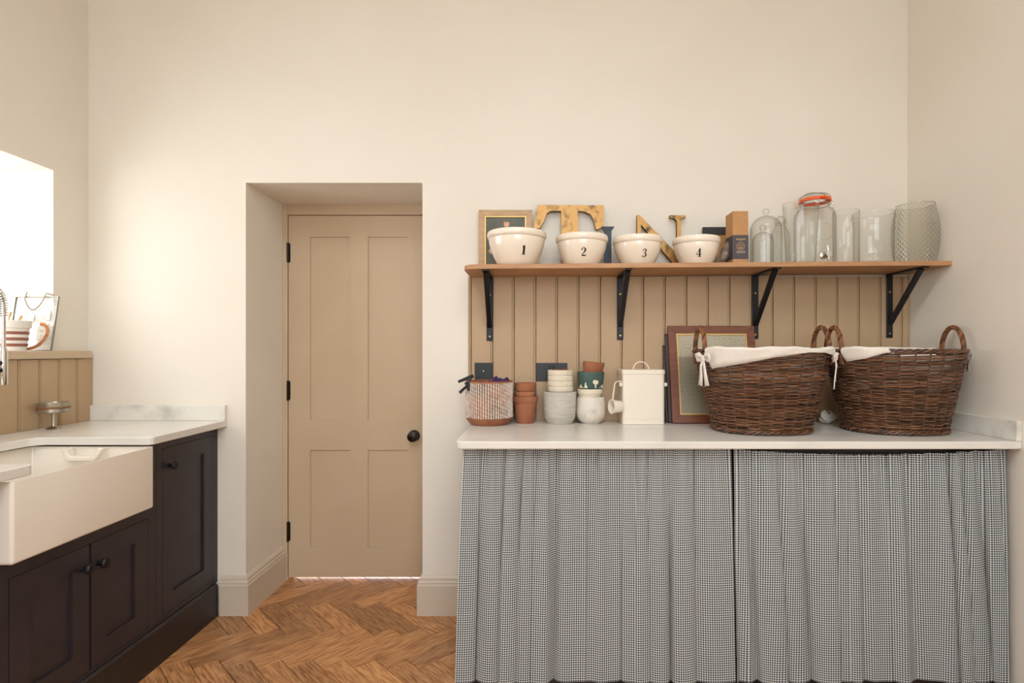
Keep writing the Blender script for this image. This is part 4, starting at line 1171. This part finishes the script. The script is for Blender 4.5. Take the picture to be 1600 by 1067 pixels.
    for deg, lens in bows:
        th = math.radians(deg)
        p = P(th, H - 0.035, 0.016); out = Vector((math.cos(th), math.sin(th), 0)); sd = Vector((-out.y, out.x, 0))
        nr = tuple(out)
        bw = MB()
        for i in range(0, 1):
            pass
        kn = MB().lathe([(0, -0.012), (0.008, -0.010), (0.012, 0), (0.009, 0.010), (0, 0.012)], 12).build('bow_knot', M['cloth'], ln, True, loc=tuple(p + out * 0.004))
        for s_ in (-1, 1):
            lp = [p + out * 0.004, p + sd * s_ * 0.020 + out * 0.012 + Vector((0, 0, 0.014)), p + sd * s_ * 0.036 + out * 0.010 + Vector((0, 0, 0.010)), p + sd * s_ * 0.034 + out * 0.004 + Vector((0, 0, -0.006)), p + sd * s_ * 0.015 + Vector((0, 0, -0.006)), p]
            ribbon(lp, [0.010, 0.022, 0.026, 0.024, 0.018, 0.010], nr).build('bow_loop', M['cloth'], ln, True, solid=0.002)
        for s_, L in zip((-1, 1), lens):
            tl_ = [p + out * 0.006, p + sd * s_ * 0.010 + out * 0.010 + Vector((0, 0, -L * 0.3)), p + sd * s_ * 0.013 + out * 0.006 + Vector((0, 0, -L * 0.65)), p + sd * s_ * (0.020) + out * 0.004 + Vector((0, 0, -L))]
            ribbon(tl_, [0.010, 0.014, 0.018, 0.026], nr).build('bow_tail', M['cloth'], ln, True, solid=0.0016)
    return t
hang1 = [(0, 0), (20, 0), (28, 0.03), (150, 0.03), (158, 0), (204, 0), (208, 0.078), (235, 0.058), (262, 0.032), (290, 0.012), (305, 0.010), (322, 0.024), (336, 0.055), (344, 0.05), (349, 0), (360, 0)]
basket('brown wicker laundry basket with white liner hanging over its front rim, beside the sampler', 0.940, 2.275, 0.0, 0.180, 0.150, 0.266, 0.200, hang1, 3, ((203, (0.11, 0.11)), (325, (0.12, 0.09))))
hang2 = [(0, 0), (24, 0), (30, 0.02), (150, 0.02), (158, 0), (200, 0), (206, 0.05), (225, 0.036), (243, 0.010), (252, 0), (345, 0), (348, 0.03), (352, 0.03), (356, 0), (360, 0)]
basket('brown wicker laundry basket with mostly bare rim beside the end wall', 1.487, 2.27, -0.05, 0.178, 0.150, 0.252, 0.195, hang2, 5, ((350, (0.05, 0.06)),))
# crumpled white tie lying on the worktop between the baskets
rows = []
for i in range(9):
    t = i / 8
    rows.append([(0.034 * math.sin(PI * (0.1 + 0.8 * t)) * math.cos(a) * (1 + 0.35 * math.sin(3 * a + 4 * t)), 0.024 * math.sin(PI * (0.1 + 0.8 * t)) * math.sin(a), 0.004 + 0.05 * t * (1 + 0.2 * math.sin(2 * a + 1))) for a in [2 * PI * k / 22 for k in range(22)]])
o = MB().grid(rows, True).build('crumpled_tie', M['cloth'], None, True, loc=(1.325, 2.475, ZC - 0.002), solid=0.002)
tag(o, 'crumpled white cotton tie lying on the worktop between the two baskets', 'cloth')

# ------------------------------------------------------------ curtained unit under the worktop
un = thing('worktop_frame', 'dark timber frame under the marble worktop behind the curtains', 'frame', (0.74, 2.3, 0))
for x in (-0.268, 0.722, 1.735): 
    for y in (2.055, 2.54): MB().box(x, x + 0.034, y, y + 0.034, 0.0002, 0.892 - 0.0005).build('post', M['plinth'], un, loc=(-0.74, -2.3, 0))
for y in (2.056, 2.541): MB().box(-0.234, 1.735, y, y + 0.03, 0.83, 0.8912).build('rail', M['plinth'], un, loc=(-0.74, -2.3, 0))
MB().box(-0.268, 1.768, 2.056, 2.07, 0.0002, 0.09).build('plinth', M['plinth'], un, loc=(-0.74, -2.3, 0))  # dark board added behind the curtain hem so the strip below is dark
MB().box(-0.25, 1.768, 2.574, 2.579, 0.0, 0.891).build('back_board', M['plinth'], un, loc=(-0.74, -2.3, 0))

def curtain(label, xa, xb, xa_b, xb_b, sag, seed, lean):
    rnd = random.Random(seed)
    NU, NV = 520, 64
    ph = [rnd.random() * 6.28 for _ in range(12)]
    wd = xb - xa
    def warp(t): return t + 0.018 * math.sin(2 * PI * 2.3 * t + ph[0]) + 0.011 * math.sin(2 * PI * 5.1 * t + ph[1])
    def shape(t, v):
        w_ = warp(t)
        grow = 0.25 + 0.75 * min(1, v / 0.55)
        amp_mod = 0.65 + 0.35 * math.sin(2 * PI * 1.7 * t + ph[2])
        drift = lean * v * (0.6 + 0.4 * math.sin(2 * PI * 1.3 * t + ph[7]))
        wq = w_ - drift
        a1 = 2 * PI * 12.0 * wq + ph[3] + 1.3 * math.sin(2 * PI * 2.1 * wq + ph[8]) + 0.7 * math.sin(2 * PI * 4.7 * wq + ph[10])
        big = 0.7 * (2 * abs(math.sin(a1 / 2)) - 1) + 0.3 * math.sin(0.5 * a1 + ph[6])
        a2 = 2 * PI * 17 * (w_ - 0.5 * drift) + ph[4]
        mid = math.sin(a2) * (0.55 + 0.45 * math.sin(2 * PI * 1.1 * t + ph[9]))
        small = math.sin(2 * PI * 43 * w_ + ph[5]) * math.exp(-v / 0.12)
        y = -0.026 * grow * amp_mod * big - 0.0065 * mid * (1 - 0.5 * v) - 0.004 * small
        dx = -0.017 * grow * amp_mod * math.sin(a1) + 0.003 * math.cos(a2)
        return dx, y
    rows = []
    for j in range(NV + 1):
        v = j / NV
        r_ = []
        for i in range(NU + 1):
            t = i / NU
            x0 = xa + (xa_b - xa) * v ** 0.8; x1 = xb + (xb_b - xb) * v ** 0.8
            dx, y = shape(t, v)
            edge = min(1, min(t, 1 - t) / 0.02)
            zt = 0.8885 - sag * math.sin(PI * t) ** 0.8 - 0.002 * abs(math.sin(2 * PI * 43 * warp(t) + ph[5]))
            z = zt * (1 - v) + 0.028 * v
            r_.append((x0 + (x1 - x0) * t + dx * edge, 2.028 + y - 0.004 * v, z))
        rows.append(r_)
    mb = MB().grid(rows)
    # cloth coordinates: length along the lowest row
    u = [0.0]
    rr = rows[int(NV * 0.6)]
    for i in range(NU): u.append(u[-1] + (Vector(rr[i + 1]) - Vector(rr[i])).length)
    mb.uv = [(u[i], rows[j][i][2]) for j in range(NV + 1) for i in range(NU + 1)]
    o = mb.build('gingham_curtain', M['gingham'], None, True, angle=180)
    tag(o, label, 'curtain', 'gingham curtains below the worktop')
curtain('navy and white gingham curtain hanging straight beside the door wall', -0.262, 0.728, -0.292, 0.745, 0.0015, 11, 0.0)
curtain('navy and white gingham curtain with a sagging top beside the end wall', 0.738, 1.742, 0.748, 1.764, 0.022, 23, 0.035)
